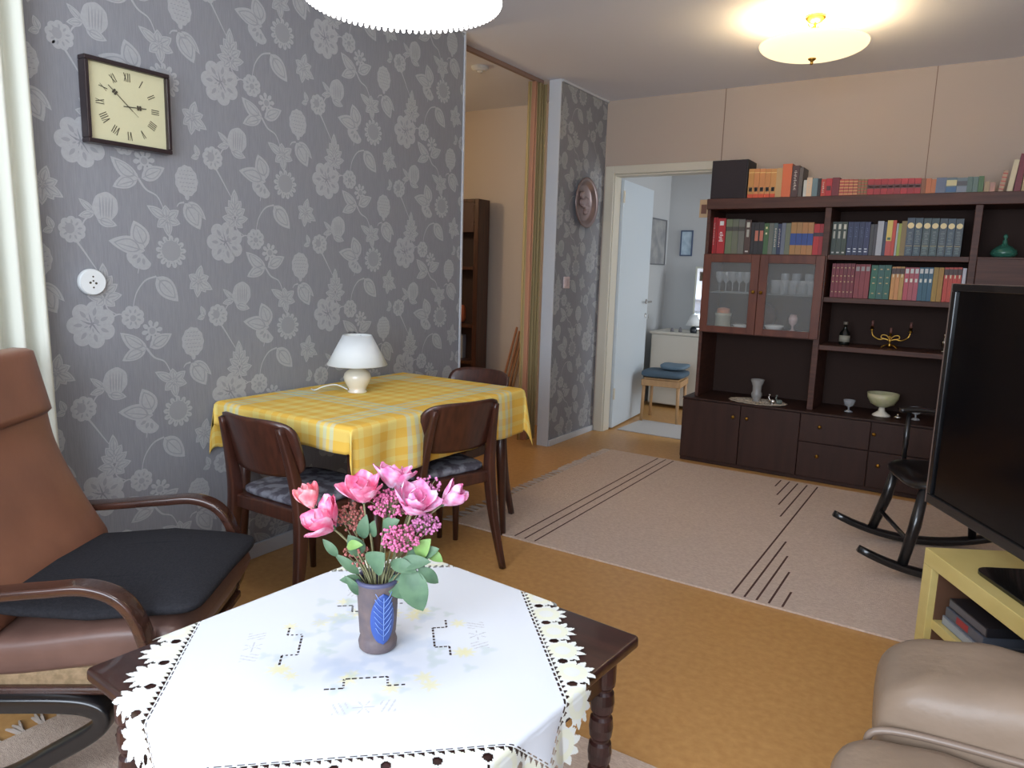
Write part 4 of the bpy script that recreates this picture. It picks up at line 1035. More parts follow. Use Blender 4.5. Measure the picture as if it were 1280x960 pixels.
ROWS = {'TOP': [
  (-1.341,-1.306,0.189,'ochre','labelled'),
  (-1.306,-1.271,0.188,'ochre','labelled'),
  (-1.271,-1.235,0.186,'ochre','labelled'),
  (-1.235,-1.201,0.184,'ochre','labelled'),
  (-1.201,-1.166,0.183,'ochre','labelled'),
  (-1.167,-1.130,0.186,'beige','plain'),
  (-1.132,-1.074,0.209,'orange','plain'),
  (-1.073,-1.030,0.196,'darkbrown','text'),
  (-1.029,-1.006,0.184,'greybrown','plain'),
  (-0.999,-0.980,0.106,'white','text'),
  (-0.981,-0.948,0.120,'cream','text'),
  (-0.948,-0.915,0.114,'bluegrey','plain'),
  (-0.915,-0.897,0.112,'black','plain'),
  (-0.896,-0.869,0.107,'redorange','text'),
  (-0.869,-0.833,0.110,'red','block'),
  (-0.833,-0.792,0.114,'maroon','plain'),
  (-0.791,-0.765,0.103,'terracotta','bands'),
  (-0.765,-0.739,0.102,'terracotta','bands'),
  (-0.739,-0.714,0.101,'terracotta','bands'),
  (-0.714,-0.688,0.100,'terracotta','bands'),
  (-0.688,-0.671,0.099,'olive','bands'),
  (-0.671,-0.653,0.098,'olive','bands'),
  (-0.653,-0.636,0.097,'olive','bands'),
  (-0.636,-0.600,0.097,'crimson','darkband'),
  (-0.600,-0.564,0.096,'crimson','darkband'),
  (-0.564,-0.528,0.096,'crimson','darkband'),
  (-0.528,-0.493,0.095,'crimson','darkband'),
  (-0.493,-0.458,0.095,'crimson','darkband'),
  (-0.458,-0.423,0.094,'crimson','darkband'),
  (-0.423,-0.389,0.094,'crimson','darkband'),
  (-0.389,-0.355,0.093,'crimson','darkband'),
  (-0.355,-0.332,0.090,'brown','plain'),
  (-0.332,-0.304,0.089,'orange2','plain'),
  (-0.304,-0.280,0.084,'orange2','plain'),
  (-0.281,-0.230,0.091,'slate','plain'),
  (-0.230,-0.179,0.089,'slate','patchwork'),
  (-0.179,-0.129,0.087,'slate','patchblue'),
  (-0.130,-0.103,0.090,'greengrey','plain'),
  (-0.103,-0.077,0.089,'greengrey','plain'),
  (-0.077,-0.051,0.092,'green','plain'),
  (-0.047,-0.021,0.061,'tan','plain'),
  (-0.021,0.005,0.055,'pinkgrey','plain'),
],
'LEFT': [
  (-1.5515,-1.5340,0.238,'red','text'),
  (-1.5335,-1.522,0.238,'red','plain'),
  (-1.521,-1.468,0.232,'red','whitetext'),
  (-1.465,-1.423,0.226,'sage','band'),
  (-1.423,-1.382,0.226,'sage','band'),
  (-1.382,-1.341,0.225,'sage','band'),
  (-1.340,-1.300,0.220,'darkbrown','marks'),
  (-1.299,-1.278,0.204,'black','plain'),
  (-1.278,-1.248,0.204,'black','salmontop'),
  (-1.248,-1.217,0.204,'black','salmontop'),
  (-1.217,-1.187,0.198,'green','dots'),
  (-1.187,-1.157,0.198,'sage','plain'),
  (-1.157,-1.132,0.198,'greengrey','text'),
  (-1.132,-1.107,0.193,'navy','text'),
  (-1.108,-1.083,0.198,'slate','plain'),
  (-1.083,-1.052,0.197,'sage','plain'),
  (-1.052,-1.017,0.202,'ochre2','blueblock'),
  (-1.017,-0.983,0.202,'ochre2','blueblock'),
  (-0.983,-0.949,0.201,'ochre2','blueblock'),
  (-0.949,-0.915,0.201,'ochre2','blueblock'),
  (-0.914,-0.880,0.191,'red','navyband'),
  (-0.880,-0.846,0.191,'red','navyband'),
],
'MID': [
  (-0.8085,-0.781,0.201,'darkgreen','marks'),
  (-0.781,-0.751,0.201,'darkgreen','marks'),
  (-0.751,-0.722,0.200,'darkgreen','marks'),
  (-0.720,-0.688,0.200,'navy','silver'),
  (-0.688,-0.657,0.200,'navy','silver'),
  (-0.657,-0.627,0.200,'navy','silver'),
  (-0.627,-0.596,0.199,'navy','silver'),
  (-0.595,-0.575,0.185,'charcoal','plain'),
  (-0.575,-0.556,0.185,'charcoal','plain'),
  (-0.558,-0.524,0.203,'lightgrey','plain'),
  (-0.523,-0.506,0.198,'navy','plain'),
  (-0.507,-0.477,0.207,'yellow','redbase'),
  (-0.477,-0.458,0.207,'redorange','plain'),
  (-0.457,-0.446,0.189,'lightgrey','plain'),
  (-0.446,-0.429,0.188,'lime','plain'),
  (-0.431,-0.402,0.202,'olive','plain'),
  (-0.404,-0.363,0.220,'encyclopedia','medallion'),
  (-0.362,-0.322,0.219,'encyclopedia','medallion'),
  (-0.320,-0.280,0.217,'encyclopedia','medallion'),
  (-0.279,-0.240,0.216,'encyclopedia','medallion'),
  (-0.238,-0.199,0.215,'encyclopedia','medallion'),
  (-0.198,-0.159,0.213,'encyclopedia','medallion'),
  (-0.158,-0.120,0.212,'encyclopedia','medallion'),
],
'LOW': [
  (-0.787,-0.765,0.206,'maroon','gilt'),
  (-0.765,-0.743,0.206,'maroon','gilt'),
  (-0.743,-0.721,0.207,'maroon','gilt'),
  (-0.721,-0.699,0.207,'maroon','gilt'),
  (-0.699,-0.678,0.208,'maroon','gilt'),
  (-0.678,-0.657,0.208,'maroon','gilt'),
  (-0.655,-0.627,0.204,'wine','silvertop'),
  (-0.627,-0.599,0.205,'wine','silvertop'),
  (-0.599,-0.571,0.205,'wine','silvertop'),
  (-0.567,-0.530,0.201,'teal','gilt'),
  (-0.530,-0.494,0.202,'teal','gilt'),
  (-0.494,-0.459,0.203,'teal','gilt'),
  (-0.456,-0.434,0.194,'ochre','darktop'),
  (-0.434,-0.411,0.195,'ochre','darktop'),
  (-0.411,-0.388,0.195,'ochre','darktop'),
  (-0.387,-0.362,0.191,'rose','whitemarks'),
  (-0.362,-0.337,0.192,'rose','whitemarks'),
  (-0.337,-0.312,0.192,'rose','whitemarks'),
  (-0.312,-0.288,0.193,'petrol','whitemarks'),
  (-0.288,-0.264,0.194,'petrol','whitemarks'),
  (-0.264,-0.240,0.194,'petrol','whitemarks'),
  (-0.240,-0.214,0.195,'mustard','plain'),
  (-0.214,-0.188,0.195,'mustard','plain'),
  (-0.186,-0.164,0.196,'vermilion','darktop'),
  (-0.164,-0.142,0.197,'vermilion','darktop'),
  (-0.142,-0.120,0.197,'vermilion','darktop'),
  (-0.120,-0.099,0.198,'vermilion','darktop'),
  (-0.097,-0.078,0.194,'white','plain'),
],
}
PLACE = {'TOP': (4.86, 1.7625, 'on top of the bookcase', 'books on top of the bookcase', .15), 'LEFT': (4.87, 1.4105, 'just above the glass doors', 'books on the shelf above the glass doors', .17),
         'MID': (4.87, 1.4125, 'on the upper middle shelf', 'books on the upper middle shelf', .17), 'LOW': (4.87, 1.1555, 'on the second middle shelf', 'books on the second middle shelf', .13)}
for rn_, rows in ROWS.items():
    yb, zb, where, grp, dep = PLACE[rn_]
    cnt = {}
    for r in rows: cnt[(r[3], r[4])] = cnt.get((r[3], r[4]), 0) + 1
    seen = {}
    for (x0, x1, h_, col, dec) in rows:
        k = (col, dec); seen[k] = seen.get(k, 0) + 1
        w = WORD.get(col, col); d = DESC[dec]
        if cnt[k] == 1: lab = '%s book %s %s' % (w, d, where) if d else 'only plain %s book %s' % (w, where)
        else: lab = '%s of %s %s books %s %s' % (ORD[seen[k]-1], NUM[cnt[k]], w if d else 'plain ' + w, d, 'from left, ' + where)
        book(x0, x1, yb, zb, h_, col, dec, dep, ' '.join(lab.split()), grp)
for (x, h_, c, lean, wd, lab) in [(.030, .115, 'tan', R(-8), .024, 'small tan patterned book leaning at the right end on top of the bookcase'), (.070, .17, 'cream', R(-6), .026, 'tall cream book leaning beside the small tan one on top of the bookcase'), (.104, .20, 'maroon', R(-4), .03, 'tallest maroon book at the right edge on top of the bookcase'),
                                  (.137, .195, 'beige', R(-3), .028, 'beige book half out of view at the far right on top of the bookcase')]:
    book(x-wd/2, x+wd/2, 4.86, 1.7650, h_, c, 'bands' if c == 'tan' else 'plain', .15, lab, 'books on top of the bookcase', -lean)
t = thing('speaker', 'black loudspeaker box standing at the left end on top of the bookcase', 'speaker', (-1.468, 4.965, 1.7625))
MB().box(-.118, .118, -.10, .10, 0, .252).build('cabinet', mat('speaker_black', (46, 42, 44), .6), t, bevel=.003)
MB().box(-.112, .112, -.108, -.1005, .006, .246).build('grille', mat('speaker_grille', (52, 46, 50), .95, bump=.4, bscale=400), t, bevel=.003)
t = thing('wall_card', 'small beige picture card hanging on the left side of the bookcase', 'card', (-1.580, 4.86, 1.70))
mb = MB(); mb.box(-.060, .002, -.034, -.031, -.055, .062); mb.build('card', cmat((176, 150, 118), .7), t, bevel=.001)
mb = MB(); mb.box(-.048, -.012, -.0346, -.034, -.030, .030); mb.build('picture', cmat((104, 70, 58), .7), t)

# ---- things on the shelves
def glass_obj(name, label, cat, prof, loc, m=None, group=None, parts=None, n=28):
    t = MB(); t.smooth = True; t.lathe(prof, n); o = t.build(name, m or M['glass']); o.location = loc; return tag(o, label, cat, group)
GL = mat('thin_glassware', (210, 216, 218), .08, alpha=.32, spec=.8)
stemglass = [(0, 0), (.028, 0), (.028, .003), (.004, .006), (.0035, .06), (.02, .075), (.028, .10), (.026, .135)]
tumbler = [(0, .002), (.026, .002), (.031, .09)]
z1 = .9155; z2 = 1.1585
whr = ['left door', 'right door']
xs0 = [-1.50, -1.455, -1.41, -1.365, -1.32]
for i, x in enumerate(xs0): glass_obj('wine_glass', '%s of the five stemmed glasses behind the left glass door, counted from the left' % ORD[i], 'glass', stemglass, (x, 4.93, z2), GL, 'stemmed glasses behind the glass doors')
for i, x in enumerate([-1.13, -1.075, -1.02, -.965, -.91]): glass_obj('tumbler', '%s of the five tumblers behind the right glass door, counted from the left' % ORD[i], 'glass', tumbler, (x, 4.93, z2), GL, 'tumblers behind the glass doors')
for i, x in enumerate([-1.10, -1.03, -.95]): glass_obj('wine_glass', '%s of the three stemmed glasses in the back row behind the right door' % ORD[i], 'glass', stemglass, (x, 5.05, z2), GL, 'stemmed glasses behind the glass doors')
o = glass_obj('lidded_jar', 'pale jar with salmon lid low behind the left glass door', 'jar', [(0, 0), (.046, 0), (.05, .01), (.05, .075), (.055, .08), (.055, .10), (0, .10)], (-1.455, 4.92, z1), mat('pale_glazed', (168, 168, 150), .3))
t = MB(); t.smooth = True; t.lathe([(.0, .10), (.044, .10), (.042, .13), (.01, .138), (0, .138)], 28); t.build('lid', cmat((190, 130, 104), .5), o)
glass_obj('dish', 'flat white dish low at the right behind the left glass door', 'dish', [(0, 0), (.04, 0), (.055, .02), (.058, .028), (.054, .028), (.036, .006), (0, .005)], (-1.33, 4.93, z1), M['porcelain'])
glass_obj('dish', 'white oval dish low at the left behind the right glass door', 'dish', [(0, 0), (.04, 0), (.06, .03), (.063, .04), (.058, .04), (.036, .006), (0, .005)], (-1.115, 4.92, z1), M['porcelain'])
glass_obj('goblet', 'pinkish goblet standing behind the right glass door', 'goblet', [(0, 0), (.026, 0), (.024, .006), (.006, .02), (.006, .04), (.024, .06), (.028, .085), (.02, .115), (.018, .115), (0, .06)], (-1.00, 4.92, z1), mat('pink_opaline', (188, 160, 156), .3))
glass_obj('saucer', 'small pale saucer at the foot of the pinkish goblet', 'saucer', [(0, 0), (.02, 0), (.034, .012), (.032, .014), (0, .004)], (-.935, 4.90, z1), M['porcelain'])
glass_obj('round_jar', 'dark red round pot standing between the two glass doors inside the cabinet', 'pot', [(0, 0), (.05, 0), (.085, .06), (.09, .10), (.07, .15), (.03, .17), (0, .172)], (-1.22, 5.03, z1), mat('dark_red_pot', (66, 30, 28), .4))
# doily + vase
dl = MB(); dl.smooth = True
for k in range(48):
    a0, a1 = 2*PI*k/48, 2*PI*(k+1)/48
    for (ra, rb) in ((0, .03), (.036, .060), (.066, .094), (.1, .122)):
        if ra > 0 and k % 2 == 0 and ra < .1: continue
        r2 = rb + (.010*abs(math.sin(a0*8)) if ra >= .1 else 0); r3 = rb + (.010*abs(math.sin(a1*8)) if ra >= .1 else 0)
        dl.add([(ra*math.cos(a0), ra*math.sin(a0), .001), (r2*math.cos(a0), r2*math.sin(a0), .001), (r3*math.cos(a1), r3*math.sin(a1), .001), (ra*math.cos(a1), ra*math.sin(a1), .001)], [(0, 1, 2, 3)])
    for rr in (.033, .063, .097):
        dl.add([((rr-.004)*math.cos(a0), (rr-.004)*math.sin(a0), .0012), ((rr+.004)*math.cos(a0), (rr+.004)*math.sin(a0), .0012), ((rr+.004)*math.cos(a1), (rr+.004)*math.sin(a1), .0012), ((rr-.004)*math.cos(a1), (rr-.004)*math.sin(a1), .0012)], [(0, 1, 2, 3)])
o = dl.build('lace_doily', mat('lace_cotton', (196, 182, 164), .9), solid=.0015); o.location = (-1.165, 4.86, .4465); o.scale = (1.45, 1.0, 1)
tag(o, 'oval cream lace doily on top of the base cabinet', 'doily')
o = glass_obj('glass_vase', 'frosted glass vase with flared rim standing on the lace doily', 'vase', [(0, 0), (.026, 0), (.020, .01), (.032, .03), (.036, .05), (.028, .065), (.030, .10), (.046, .145), (.044, .145), (.027, .10), (.024, .066), (0, .055)], (-1.175, 4.86, .449), mat('frosted_glass', (170, 168, 166), .25, alpha=.55))
for i, (x, y, lab) in enumerate([(-1.062, 4.82, 'small silver swan figure at the right end of the lace doily'), (-1.025, 4.85, 'small glass bird figure just right of the lace doily')]):
    mb = MB(); mb.smooth = True; mb.cushion((0, 0, .018), (.024, .014, .016), 1, 1, 20, 12); mb.tube(bez([(-.015, 0, .024), (-.024, 0, .045), (-.016, 0, .060), (-.026, 0, .060)], 6), [.006]*7+[.004]*12, 8)
    mb.lathe([(0, 0), (.014, 0), (.01, .005), (0, .006)], 14); o = mb.build('figurine', M['silver'] if i == 0 else mat('dull_glass_bird', (120, 128, 120), .2, alpha=.7)); o.location = (x, y, .4475 if i == 0 else .4445)
    o.rotation_euler = (0, 0, i*.7); tag(o, lab, 'figurine', 'little bird figures')
# dark bottle
t = thing('liquor_bottle', 'small dark bottle with pale label on the middle shelf', 'bottle', (-.688, 4.95, .8585))
MB().lathe([(0, 0), (.030, 0), (.031, .01), (.031, .075), (.012, .10), (.010, .125), (.013, .126), (.013, .145), (0, .145)], 24).build('glass_body', mat('dark_bottle_glass', (22, 26, 22), .12, coat=.4), t, smooth=True)
MB().lathe([(.0315, .02), (.0318, .02), (.0318, .06), (.0315, .06)], 24).build('label', cmat((150, 146, 130), .6), t, smooth=True)
MB().lathe([(.0135, .127), (.0138, .127), (.0138, .1455), (0, .146)], 16).build('cap', cmat((120, 112, 100), .4), t, smooth=True)
# candelabra
t = thing('candelabra', 'low brass candelabra with curled arms on the middle shelf', 'candelabra', (-.432, 4.95, .8585))
mb = MB(); mb.smooth = True; mb.lathe([(0, .004), (.012, .004), (.008, .02), (.006, .035), (.012, .045), (.006, .055), (0, .06)], 16)
for a in (40, 140, 220, 320): mb.tube(bez([(0, 0, .02), (.03*math.cos(R(a)), .03*math.sin(R(a)), .018), (.055*math.cos(R(a)), .05*math.sin(R(a)), .004)], 5), .004, 8)
mb.build('foot', M['brass'], t)
for s in (-1, 1):
    MB().tube(bez([(0, 0, .045), (s*.03, 0, .055), (s*.06, 0, .05), (s*.095, -.005, .07), (s*.105, 0, .10)], 7), .0042, 8).build('arm', M['brass'], t, smooth=True)
    MB().tube(bez([(0, 0, .05), (s*.02, 0, .075), (s*.045, 0, .078), (s*.05, 0, .062), (s*.035, 0, .058)], 6), .003, 8).build('scroll', M['brass'], t, smooth=True)
for s in (-1, 0, 1):
    mb = MB(); mb.smooth = True; x = s*.105; z = .10 if s else .062
    mb.lathe([(0, 0), (.012, .004), (.014, .008), (.008, .01), (.009, .03), (0, .03)], 14, c=(x, 0, z)); mb.build('candle_cup', M['brass'], t)
    MB().lathe([(0, 0), (.007, 0), (.0065, .035), (0, .036)], 12, c=(x, 0, z+.028)).build('candle', cmat((110, 72, 64), .5), t, smooth=True)
# silver figurine partly hidden by the TV
t = MB(); t.smooth = True; t.lathe([(0, 0), (.022, 0), (.020, .008), (.008, .014), (.012, .03), (.02, .05), (.022, .062), (.012, .072), (.010, .09), (.014, .10), (.006, .118), (0, .12)], 18)
o = t.build('figurine', M['silver']); o.location = (-.142, 4.95, .8585); tag(o, 'small silver ornament on the middle shelf, next to the television edge', 'figurine')
# footed bowl
t = thing('footed_bowl', 'pale green cream footed ceramic bowl on top of the base cabinet', 'bowl', (-.430, 4.90, .4445))
MB().lathe([(0, 0), (.052, 0), (.050, .008), (.020, .03), (.016, .05), (.020, .055), (0, .055)], 36).build('foot', M['ceramic'], t, smooth=True)
MB().lathe([(0, .054), (.03, .056), (.066, .075), (.086, .11), (.090, .140), (.086, .140), (.080, .11), (.05, .07), (0, .065)], 40).build('bowl', mat('celadon_cream', (176, 178, 132), .35, col2=(196, 190, 160), scale=14), t, smooth=True)
lowg = [(0, 0), (.026, 0), (.024, .005), (.005, .012), (.005, .03), (.028, .042), (.036, .075)]
for i, (x, y, lab) in enumerate([(-.615, 4.90, 'clear footed glass left of the pale green footed bowl'), (-.245, 4.90, 'clear footed glass right of the pale green footed bowl')]):
    t = MB(); t.smooth = True; t.lathe(lowg, 24); o = t.build('footed_glass', mat('low_glass_%s' % 'ab'[i], (200, 204, 208), .1, alpha=.42, spec=.8)); o.location = (x, y, .4445); tag(o, lab, 'glass', 'footed glasses')
t = MB(); t.smooth = True; t.cushion((0, 0, .011), (.02, .014, .011), 1, 1, 16, 10); t.lathe([(0, .018), (.006, .02), (.007, .028), (0, .034)], 12); o = t.build('trinket', M['silver']); o.location = (-.335, 4.84, .4445); tag(o, 'tiny silver trinket right at the foot of the pale green bowl', 'trinket')
# green genie bottle
t = thing('glass_decanter', 'squat green glass decanter in the right compartment of the bookcase', 'decanter', (.085, 4.93, 1.4125))
gg = mat('green_glass', (60, 116, 98), .15, alpha=.8, coat=.3)
MB().lathe([(0, 0), (.05, 0), (.066, .02), (.062, .04), (.035, .062), (.014, .075), (.011, .095), (.014, .097), (0, .097)], 32).build('body', gg, t, smooth=True)
MB().lathe([(0, .0975), (.008, .0975), (.006, .105), (.013, .115), (.008, .128), (0, .13)], 20).build('stopper', gg, t, smooth=True)

# ================================================================ CEILING LAMPS
cl = thing('ceiling_lamp', 'shallow glass bowl ceiling lamp with brass fittings glowing near the back wall', 'ceiling lamp', (-.829, 3.964, 0))
MB().lathe([(0, HC-.001), (.050, HC-.001), (.048, HC-.012), (.030, HC-.030), (.014, HC-.036), (.0, HC-.036)], 30).build('canopy', M['brass'], cl, smooth=True)
MB().lathe([(0, HC-.036), (.007, HC-.036), (.007, 2.325), (0, 2.325)], 12).build('rod', M['brass'], cl, smooth=True)
gb = mat('lit_bowl_glass', (255, 236, 190), .25, emis=(255, 234, 190), estr=1.0)
prof = []
for k in range(15):
    q = k/14; prof.append((.252*math.sin(q*PI/2)**.9 if k else 0.0, 2.345 + .062*(1-math.cos(q*PI/2*1.0))**.8*1.0))
MB().lathe(prof, 64).build('glass_bowl', gb, cl, smooth=True, solid=.004)
MB().lathe([(.246, 2.401), (.254, 2.4045), (.2545, 2.4095), (.248, 2.4095)], 64).build('bowl_rim', mat('rim_glass', (240, 226, 180), .2, emis=(255, 220, 150), estr=1.6), cl, smooth=True)
MB().lathe([(0, 2.312), (.006, 2.314), (.008, 2.322), (.005, 2.328), (.017, 2.336), (.020, 2.342), (0, 2.343)], 20).build('finial', M['brass'], cl, smooth=True)
mb = MB(); mb.smooth = True
for a in (20, 140, 260): mb.tube([(.01*math.cos(R(a)), .01*math.sin(R(a)), HC-.05), (.05*math.cos(R(a)), .05*math.sin(R(a)), HC-.07), (.085*math.cos(R(a)), .085*math.sin(R(a)), HC-.06)], .004, 6)
mb.build('bulb_arms', M['brass'], cl)
# big pendant above the coffee table
PX, PY, PZ = -1.040, 1.175, 1.80
pe = thing('pendant_lamp', 'large glowing white pendant lampshade with beaded edge above the coffee table', 'pendant lamp', (PX, PY, 0))
sg = mat('lit_shade_fabric', (250, 250, 250), .8, emis=(255, 254, 250), estr=3.0)
n = 96; rings = []
for (r_, z) in ((.195, PZ), (.192, PZ+.02), (.175, PZ+.09), (.14, PZ+.17), (.09, PZ+.225), (.05, PZ+.24)):
    rings.append([Vector(((r_ + .003*math.cos(24*2*PI*k/n))*math.cos(2*PI*k/n), (r_ + .003*math.cos(24*2*PI*k/n))*math.sin(2*PI*k/n), z)) for k in range(n)])
mb = MB(); mb.smooth = True; mb.loft(rings, False); mb.build('shade', sg, pe, solid=.002)
MB().lathe([(.0, PZ+.012), (.188, PZ+.012), (.188, PZ+.015), (0, PZ+.015)], 64).build('diffuser', sg, pe, smooth=False)
mb = MB(); mb.smooth = True
for k in range(88):
    a = 2*PI*k/88; mb.cushion((.196*math.cos(a), .196*math.sin(a), PZ-.003), (.0042, .0042, .0055), 1, 1, 8, 6)
f = mb.build('bead_fringe', sg, pe)
mb = MB(); mb.tube([(0, 0, PZ+.236), (0, 0, HC-.03)], .004, 8); mb.lathe([(0, HC-.03), (.045, HC-.03), (.05, HC-.001), (0, HC-.001)], 24); mb.build('cord', M['plastic_white'], pe)
for k, a in enumerate((-33, -40)):
    MB().tube([(.185*math.cos(R(a)), .185*math.sin(R(a)), PZ+.06), (.198*math.cos(R(a)), .198*math.sin(R(a)), PZ-.002)], .0012, 6).build('pull_string', M['ink'], pe)

# ================================================================ HALLWAY THINGS
t = thing('hall_shelf', 'tall dark brown shelf unit standing in the hallway behind the papered wall', 'shelf', (-3.42, 4.78, 0))
mb = MB(); mb.box(-.045, 0, 0, .155, 0, 1.81); mb.box(-.60, -.555, 0, .155, 0, 1.81)
mb.build('side_panel', M['wood_dark'], t, bevel=.004)
for z in (.05, .48, .78, 1.25, 1.62, 1.785): MB().box(-.555, -.045, .0, .145, z, z+.025).build('shelf', M['wood_dark'], t, bevel=.002)
MB().box(-.555, -.045, .146, .154, .08, 1.78).build('back_panel', cmat((50, 32, 30), .6), t)
MB().box(-.60, -.045, -.001, 0, 1.55, 1.785).build('upper_board', cmat((76, 50, 46), .5), t)
o = MB().cushion((0, 0, .075), (.045, .03, .075), .7, .6, 20, 14).build('ornament', mat('orange_ornament', (176, 96, 60), .6), smooth=True); o.location = (-3.68, 4.92, .806); tag(o, 'small orange ornament on the dark hallway shelf', 'ornament')
o = MB().box(-.05, .05, -.05, .05, 0, .20).build('paper_box', cmat((170, 174, 184), .7), bevel=.004); o.location = (-3.68, 4.93, .506); tag(o, 'pale box on the hallway shelf below the orange ornament', 'box')
t = thing('wooden_stick_rack', 'light wooden rack of slanting sticks against the hallway wall beyond the table', 'rack', (-3.17, 4.90, 0))
for k, (x, x2, y) in enumerate([(-.085, .02, 0), (-.045, .045, .02), (.0, .075, -.02), (.02, .035, .03), (.035, .085, .0)]):
    MB().tube([(x, -.10 + y, .002), (x2, .075, .80-.03*k)], 0, 8, up=(0, 1, 0), flat=(.016, .012)).build('stick', mat('stick_wood_%s' % 'abcde'[k], (170 - k*5, 110, 70), .5), t)
MB().tube([(-.10, -.05, .30), (.10, -.05, .30)], .007, 8).build('cross_bar', M['wood_light'], t)
MB().lathe([(0, .0), (.06, 0), (.07, .02), (.05, .028), (0, .03)], 24, c=(0, 0, .745), M=Matrix.Scale(.6, 4)).build('top_piece', cmat((168, 104, 70), .5), t) if False else None
t = thing('ceiling_sensor', 'small round white ceiling fitting in the hallway', 'ceiling fitting', (-2.85, 3.96, HC))
MB().lathe([(0, -.001), (.055, -.001), (.055, -.014), (.04, -.026), (0, -.028)], 28).build('housing', M['plastic_white'], t, smooth=False)
MB().lathe([(0, -.027), (.022, -.028), (.018, -.036), (0, -.038)], 20).build('lens', M['porcelain'], t, smooth=True)

# ================================================================ BEDROOM THINGS
dr = thing('white_dresser', 'white dresser in the bedroom seen through the doorway', 'dresser', (-2.60, 6.50, 0))
DW = mat('dresser_white', (206, 202, 190), .45)
MB().box(0, 1.1, .02, .46, .03, .70).build('body', DW, dr, bevel=.004)
MB().box(-.01, 1.11, 0, .47, .70, .725).build('top_board', DW, dr, bevel=.004)
MB().box(.012, .545, 0, .019, .04, .695).build('door', DW, dr, bevel=.003); MB().box(.55, 1.09, 0, .019, .04, .695).build('door', DW, dr, bevel=.003)
st_ = thing('stool', 'light wooden stool with blue-grey cushion beside the bedroom door', 'stool', (-2.215, 5.93, 0), R(8))
st_.scale = (.88, .88, .96)
mb = MB(); mb.box(-.19, .19, -.19, -.165, .33, .385); mb.box(-.19, .19, .165, .19, .33, .385); mb.box(-.19, -.165, -.165, .165, .33, .385); mb.box(.165, .19, -.165, .165, .33, .385); mb.build('frame', M['wood_light'], st_, bevel=.004)
MB().box(-.17, .17, -.17, .17, .386, .400).build('seat', M['wood_light'], st_, bevel=.003)
for sx in (-1, 1):
    for sy in (-1, 1): MB().tube([(sx*.165, sy*.165, .385), (sx*.175, sy*.175, .001)], [.018, .014], 12).build('leg', M['wood_light'], st_, smooth=True)
mbl = mat('blue_grey_cushion', (74, 92, 106), .9, bump=.2, bscale=60)
o = MB().cushion((0, 0, .034), (.215, .20, .034), .55, .4, 36, 14).build('cushion', mbl, smooth=True); o.scale = (.88, .88, .9); o.location = (-2.215, 5.93, .385); o.rotation_euler = (0, 0, R(8)); tag(o, 'flat blue-grey cushion lying on the bedroom stool', 'cushion', 'blue-grey cushions')
o = MB().cushion((0, 0, .03), (.13, .15, .032), .7, .5, 36, 14, fn=lambda p: Vector((p.x, p.y, p.z + .9*p.x*p.x))).build('cushion', mat('blue_grey_cushion_light', (96, 116, 130), .9), smooth=True); o.scale = (.9, .9, .8); o.location = (-2.15, 5.98, .447); o.rotation_euler = (0, 0, R(8)); tag(o, 'smaller paler blue-grey cushion on top of the flat one on the stool', 'cushion', 'blue-grey cushions')
def framed(name, label, loc, w, h, fc, pc, axis):
    t = thing(name, label, 'picture', loc, 0 if axis == 'x' else -PI/2)
    mb = MB(); f = .012
    mb.box(0, .015, -w/2, w/2, -h/2, -h/2+f); mb.box(0, .015, -w/2, w/2, h/2-f, h/2); mb.box(0, .015, -w/2, -w/2+f, -h/2+f, h/2-f); mb.box(0, .015, w/2-f, w/2, -h/2+f, h/2-f)
    mb.build('frame', fc, t, bevel=.001); MB().box(0, .008, -w/2+f, w/2-f, -h/2+f, h/2-f).build('print', pc, t); return t
framed('wall_picture', 'grey picture on the bedroom wall next to the open door leaf', (-2.699, 6.77, 1.57), .40, .44, cmat((110, 112, 116), .5), mat('grey_print', (160, 160, 158), .7, col2=(132, 134, 136), scale=9), 'x')
framed('wall_picture', 'small pale picture in thin dark frame on the bedroom back wall', (-2.50, 7.048, 1.57), .125, .25, cmat((70, 84, 110), .5), mat('pale_print', (186, 204, 216), .7, col2=(160, 182, 198), scale=20), 'y')
t = thing('mirror', 'tilted mirror leaning on the white bedroom dresser', 'mirror', (-2.17, 6.86, .7265), 0)
mb = MB(); mb.box(-.15, -.132, -.01, .01, 0, .62); mb.box(.132, .15, -.01, .01, 0, .62); mb.box(-.132, .132, -.01, .01, 0, .018); mb.box(-.132, .132, -.01, .01, .602, .62)
mb.build('frame', cmat((170, 172, 160), .4), t, bevel=.002); MB().box(-.132, .132, -.002, .006, .018, .602).build('mirror_glass', mat('mirror_glass', (230, 236, 240), .03, metal=1.0), t)
t.rotation_euler = (R(-6), 0, R(18))
t = thing('dresser_lamp', 'little white cone shaded lamp with dark base on the bedroom dresser', 'lamp', (-2.22, 6.60, .726))
MB().lathe([(0, 0), (.030, 0), (.034, .02), (.03, .045), (.01, .06), (0, .06)], 20).build('lamp_base', cmat((40, 44, 50), .4), t, smooth=True)
MB().lathe([(.075, .07), (.028, .17)], 28).build('lamp_shade', M['shade'], t, smooth=True, solid=.002)
for i, (x, h_) in enumerate(((-2.42, .035), (-2.34, .045))):
    o = MB().lathe([(0, 0), (.016, 0), (.014, h_*.6), (.007, h_), (0, h_)], 16).build('trinket', cmat((120, 118, 122), .5), smooth=True); o.location = (x, 6.58, .726)
    tag(o, ['tiny grey trinket on the left of the bedroom dresser top', 'slightly taller grey trinket between the small one and the lamp on the dresser'][i], 'trinket', 'trinkets on the dresser')

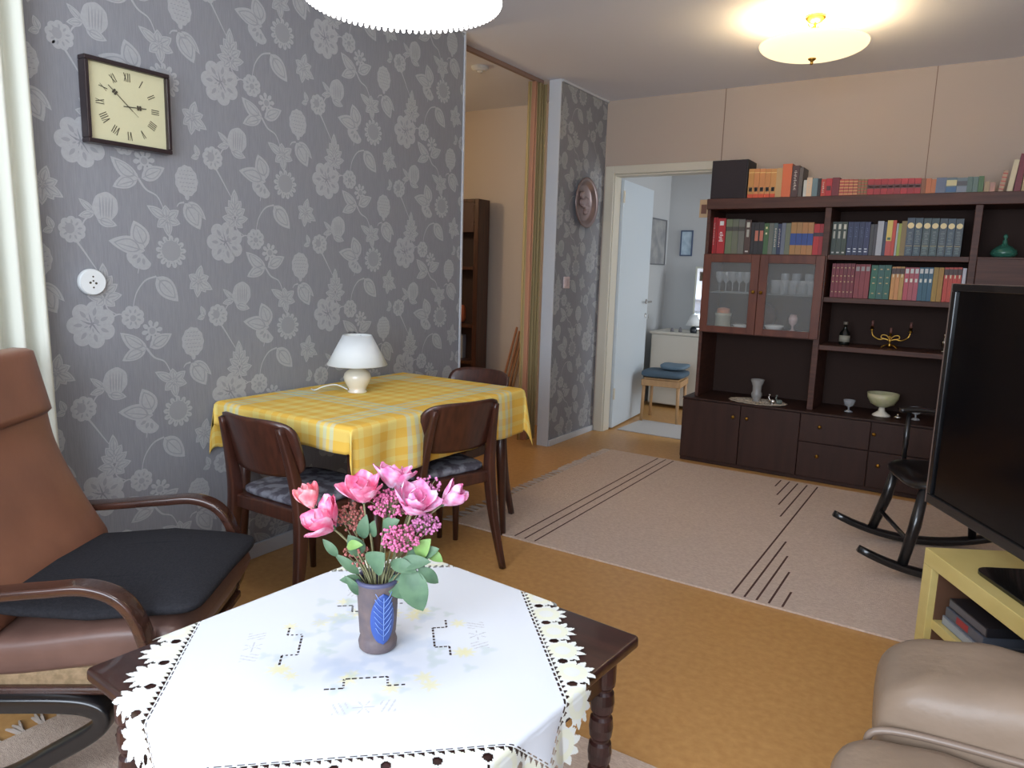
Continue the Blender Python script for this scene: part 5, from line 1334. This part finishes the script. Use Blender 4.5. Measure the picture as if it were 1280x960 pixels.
# ================================================================ LIGHT
def area(name, loc, rot, sx, sy, power, col):
    l = bpy.data.lights.new(name, 'AREA'); l.shape = 'RECTANGLE'; l.size = sx; l.size_y = sy; l.energy = power; l.color = col
    o = bpy.data.objects.new(name, l); C.objects.link(o); o.location = loc; o.rotation_euler = rot; return o
def point(name, loc, power, col, r=.05):
    l = bpy.data.lights.new(name, 'POINT'); l.energy = power; l.color = col; l.shadow_soft_size = r
    o = bpy.data.objects.new(name, l); C.objects.link(o); o.location = loc; return o
area('window_daylight', (-.2, -1.28, 1.52), (R(90), 0, R(180)), 2.8, 1.4, 100, (.80, .89, 1.0)).rotation_euler = (R(90), 0, 0)
point('ceiling_lamp_bulb', (-.829, 3.964, 2.44), 15, (1.0, .84, .60), .07)
point('pendant_bulb', (PX, PY, PZ-.06), 5, (1.0, .97, .92), .12)
point('pendant_ceiling_fill', (PX, PY, PZ+.30), 7, (1.0, .97, .92), .05)  # not a second bulb: fill light added above the open shade to brighten the ceiling
area('bedroom_window_daylight', (.85, 6.1, 1.4), (0, R(90), 0), 1.4, 1.2, 40, (.84, .92, 1.0))
point('hall_lamp_bulb', (-3.9, 3.4, 2.0), 15, (1.0, .74, .44), .12)
w = bpy.data.worlds.new('world'); bpy.context.scene.world = w; w.use_nodes = True
w.node_tree.nodes['Background'].inputs['Color'].default_value = (.62, .74, .92, 1); w.node_tree.nodes['Background'].inputs['Strength'].default_value = 1.5

# ================================================================ CAMERA
cam = bpy.data.cameras.new('camera'); co = bpy.data.objects.new('camera', cam); C.objects.link(co)
cam.sensor_width = 36; cam.lens = 36*900/1280; cam.clip_start = .05
yaw, pitch, roll = R(32.6), R(9.1), R(-1.75)
f = Vector((-math.sin(yaw)*math.cos(pitch), math.cos(yaw)*math.cos(pitch), -math.sin(pitch))); r0 = Vector((math.cos(yaw), math.sin(yaw), 0)); d0 = f.cross(r0)
r = r0*math.cos(roll) + d0*math.sin(roll); d = -r0*math.sin(roll) + d0*math.cos(roll)
co.matrix_world = Matrix(((r.x, -d.x, -f.x, 0), (r.y, -d.y, -f.y, 0), (r.z, -d.z, -f.z, 1.27), (0, 0, 0, 1)))
sc = bpy.context.scene; sc.camera = co
sc.view_settings.view_transform = 'Standard'; sc.view_settings.look = 'None'; sc.view_settings.gamma = 1; sc.view_settings.exposure = 0.28
sc.view_settings.use_curve_mapping = False
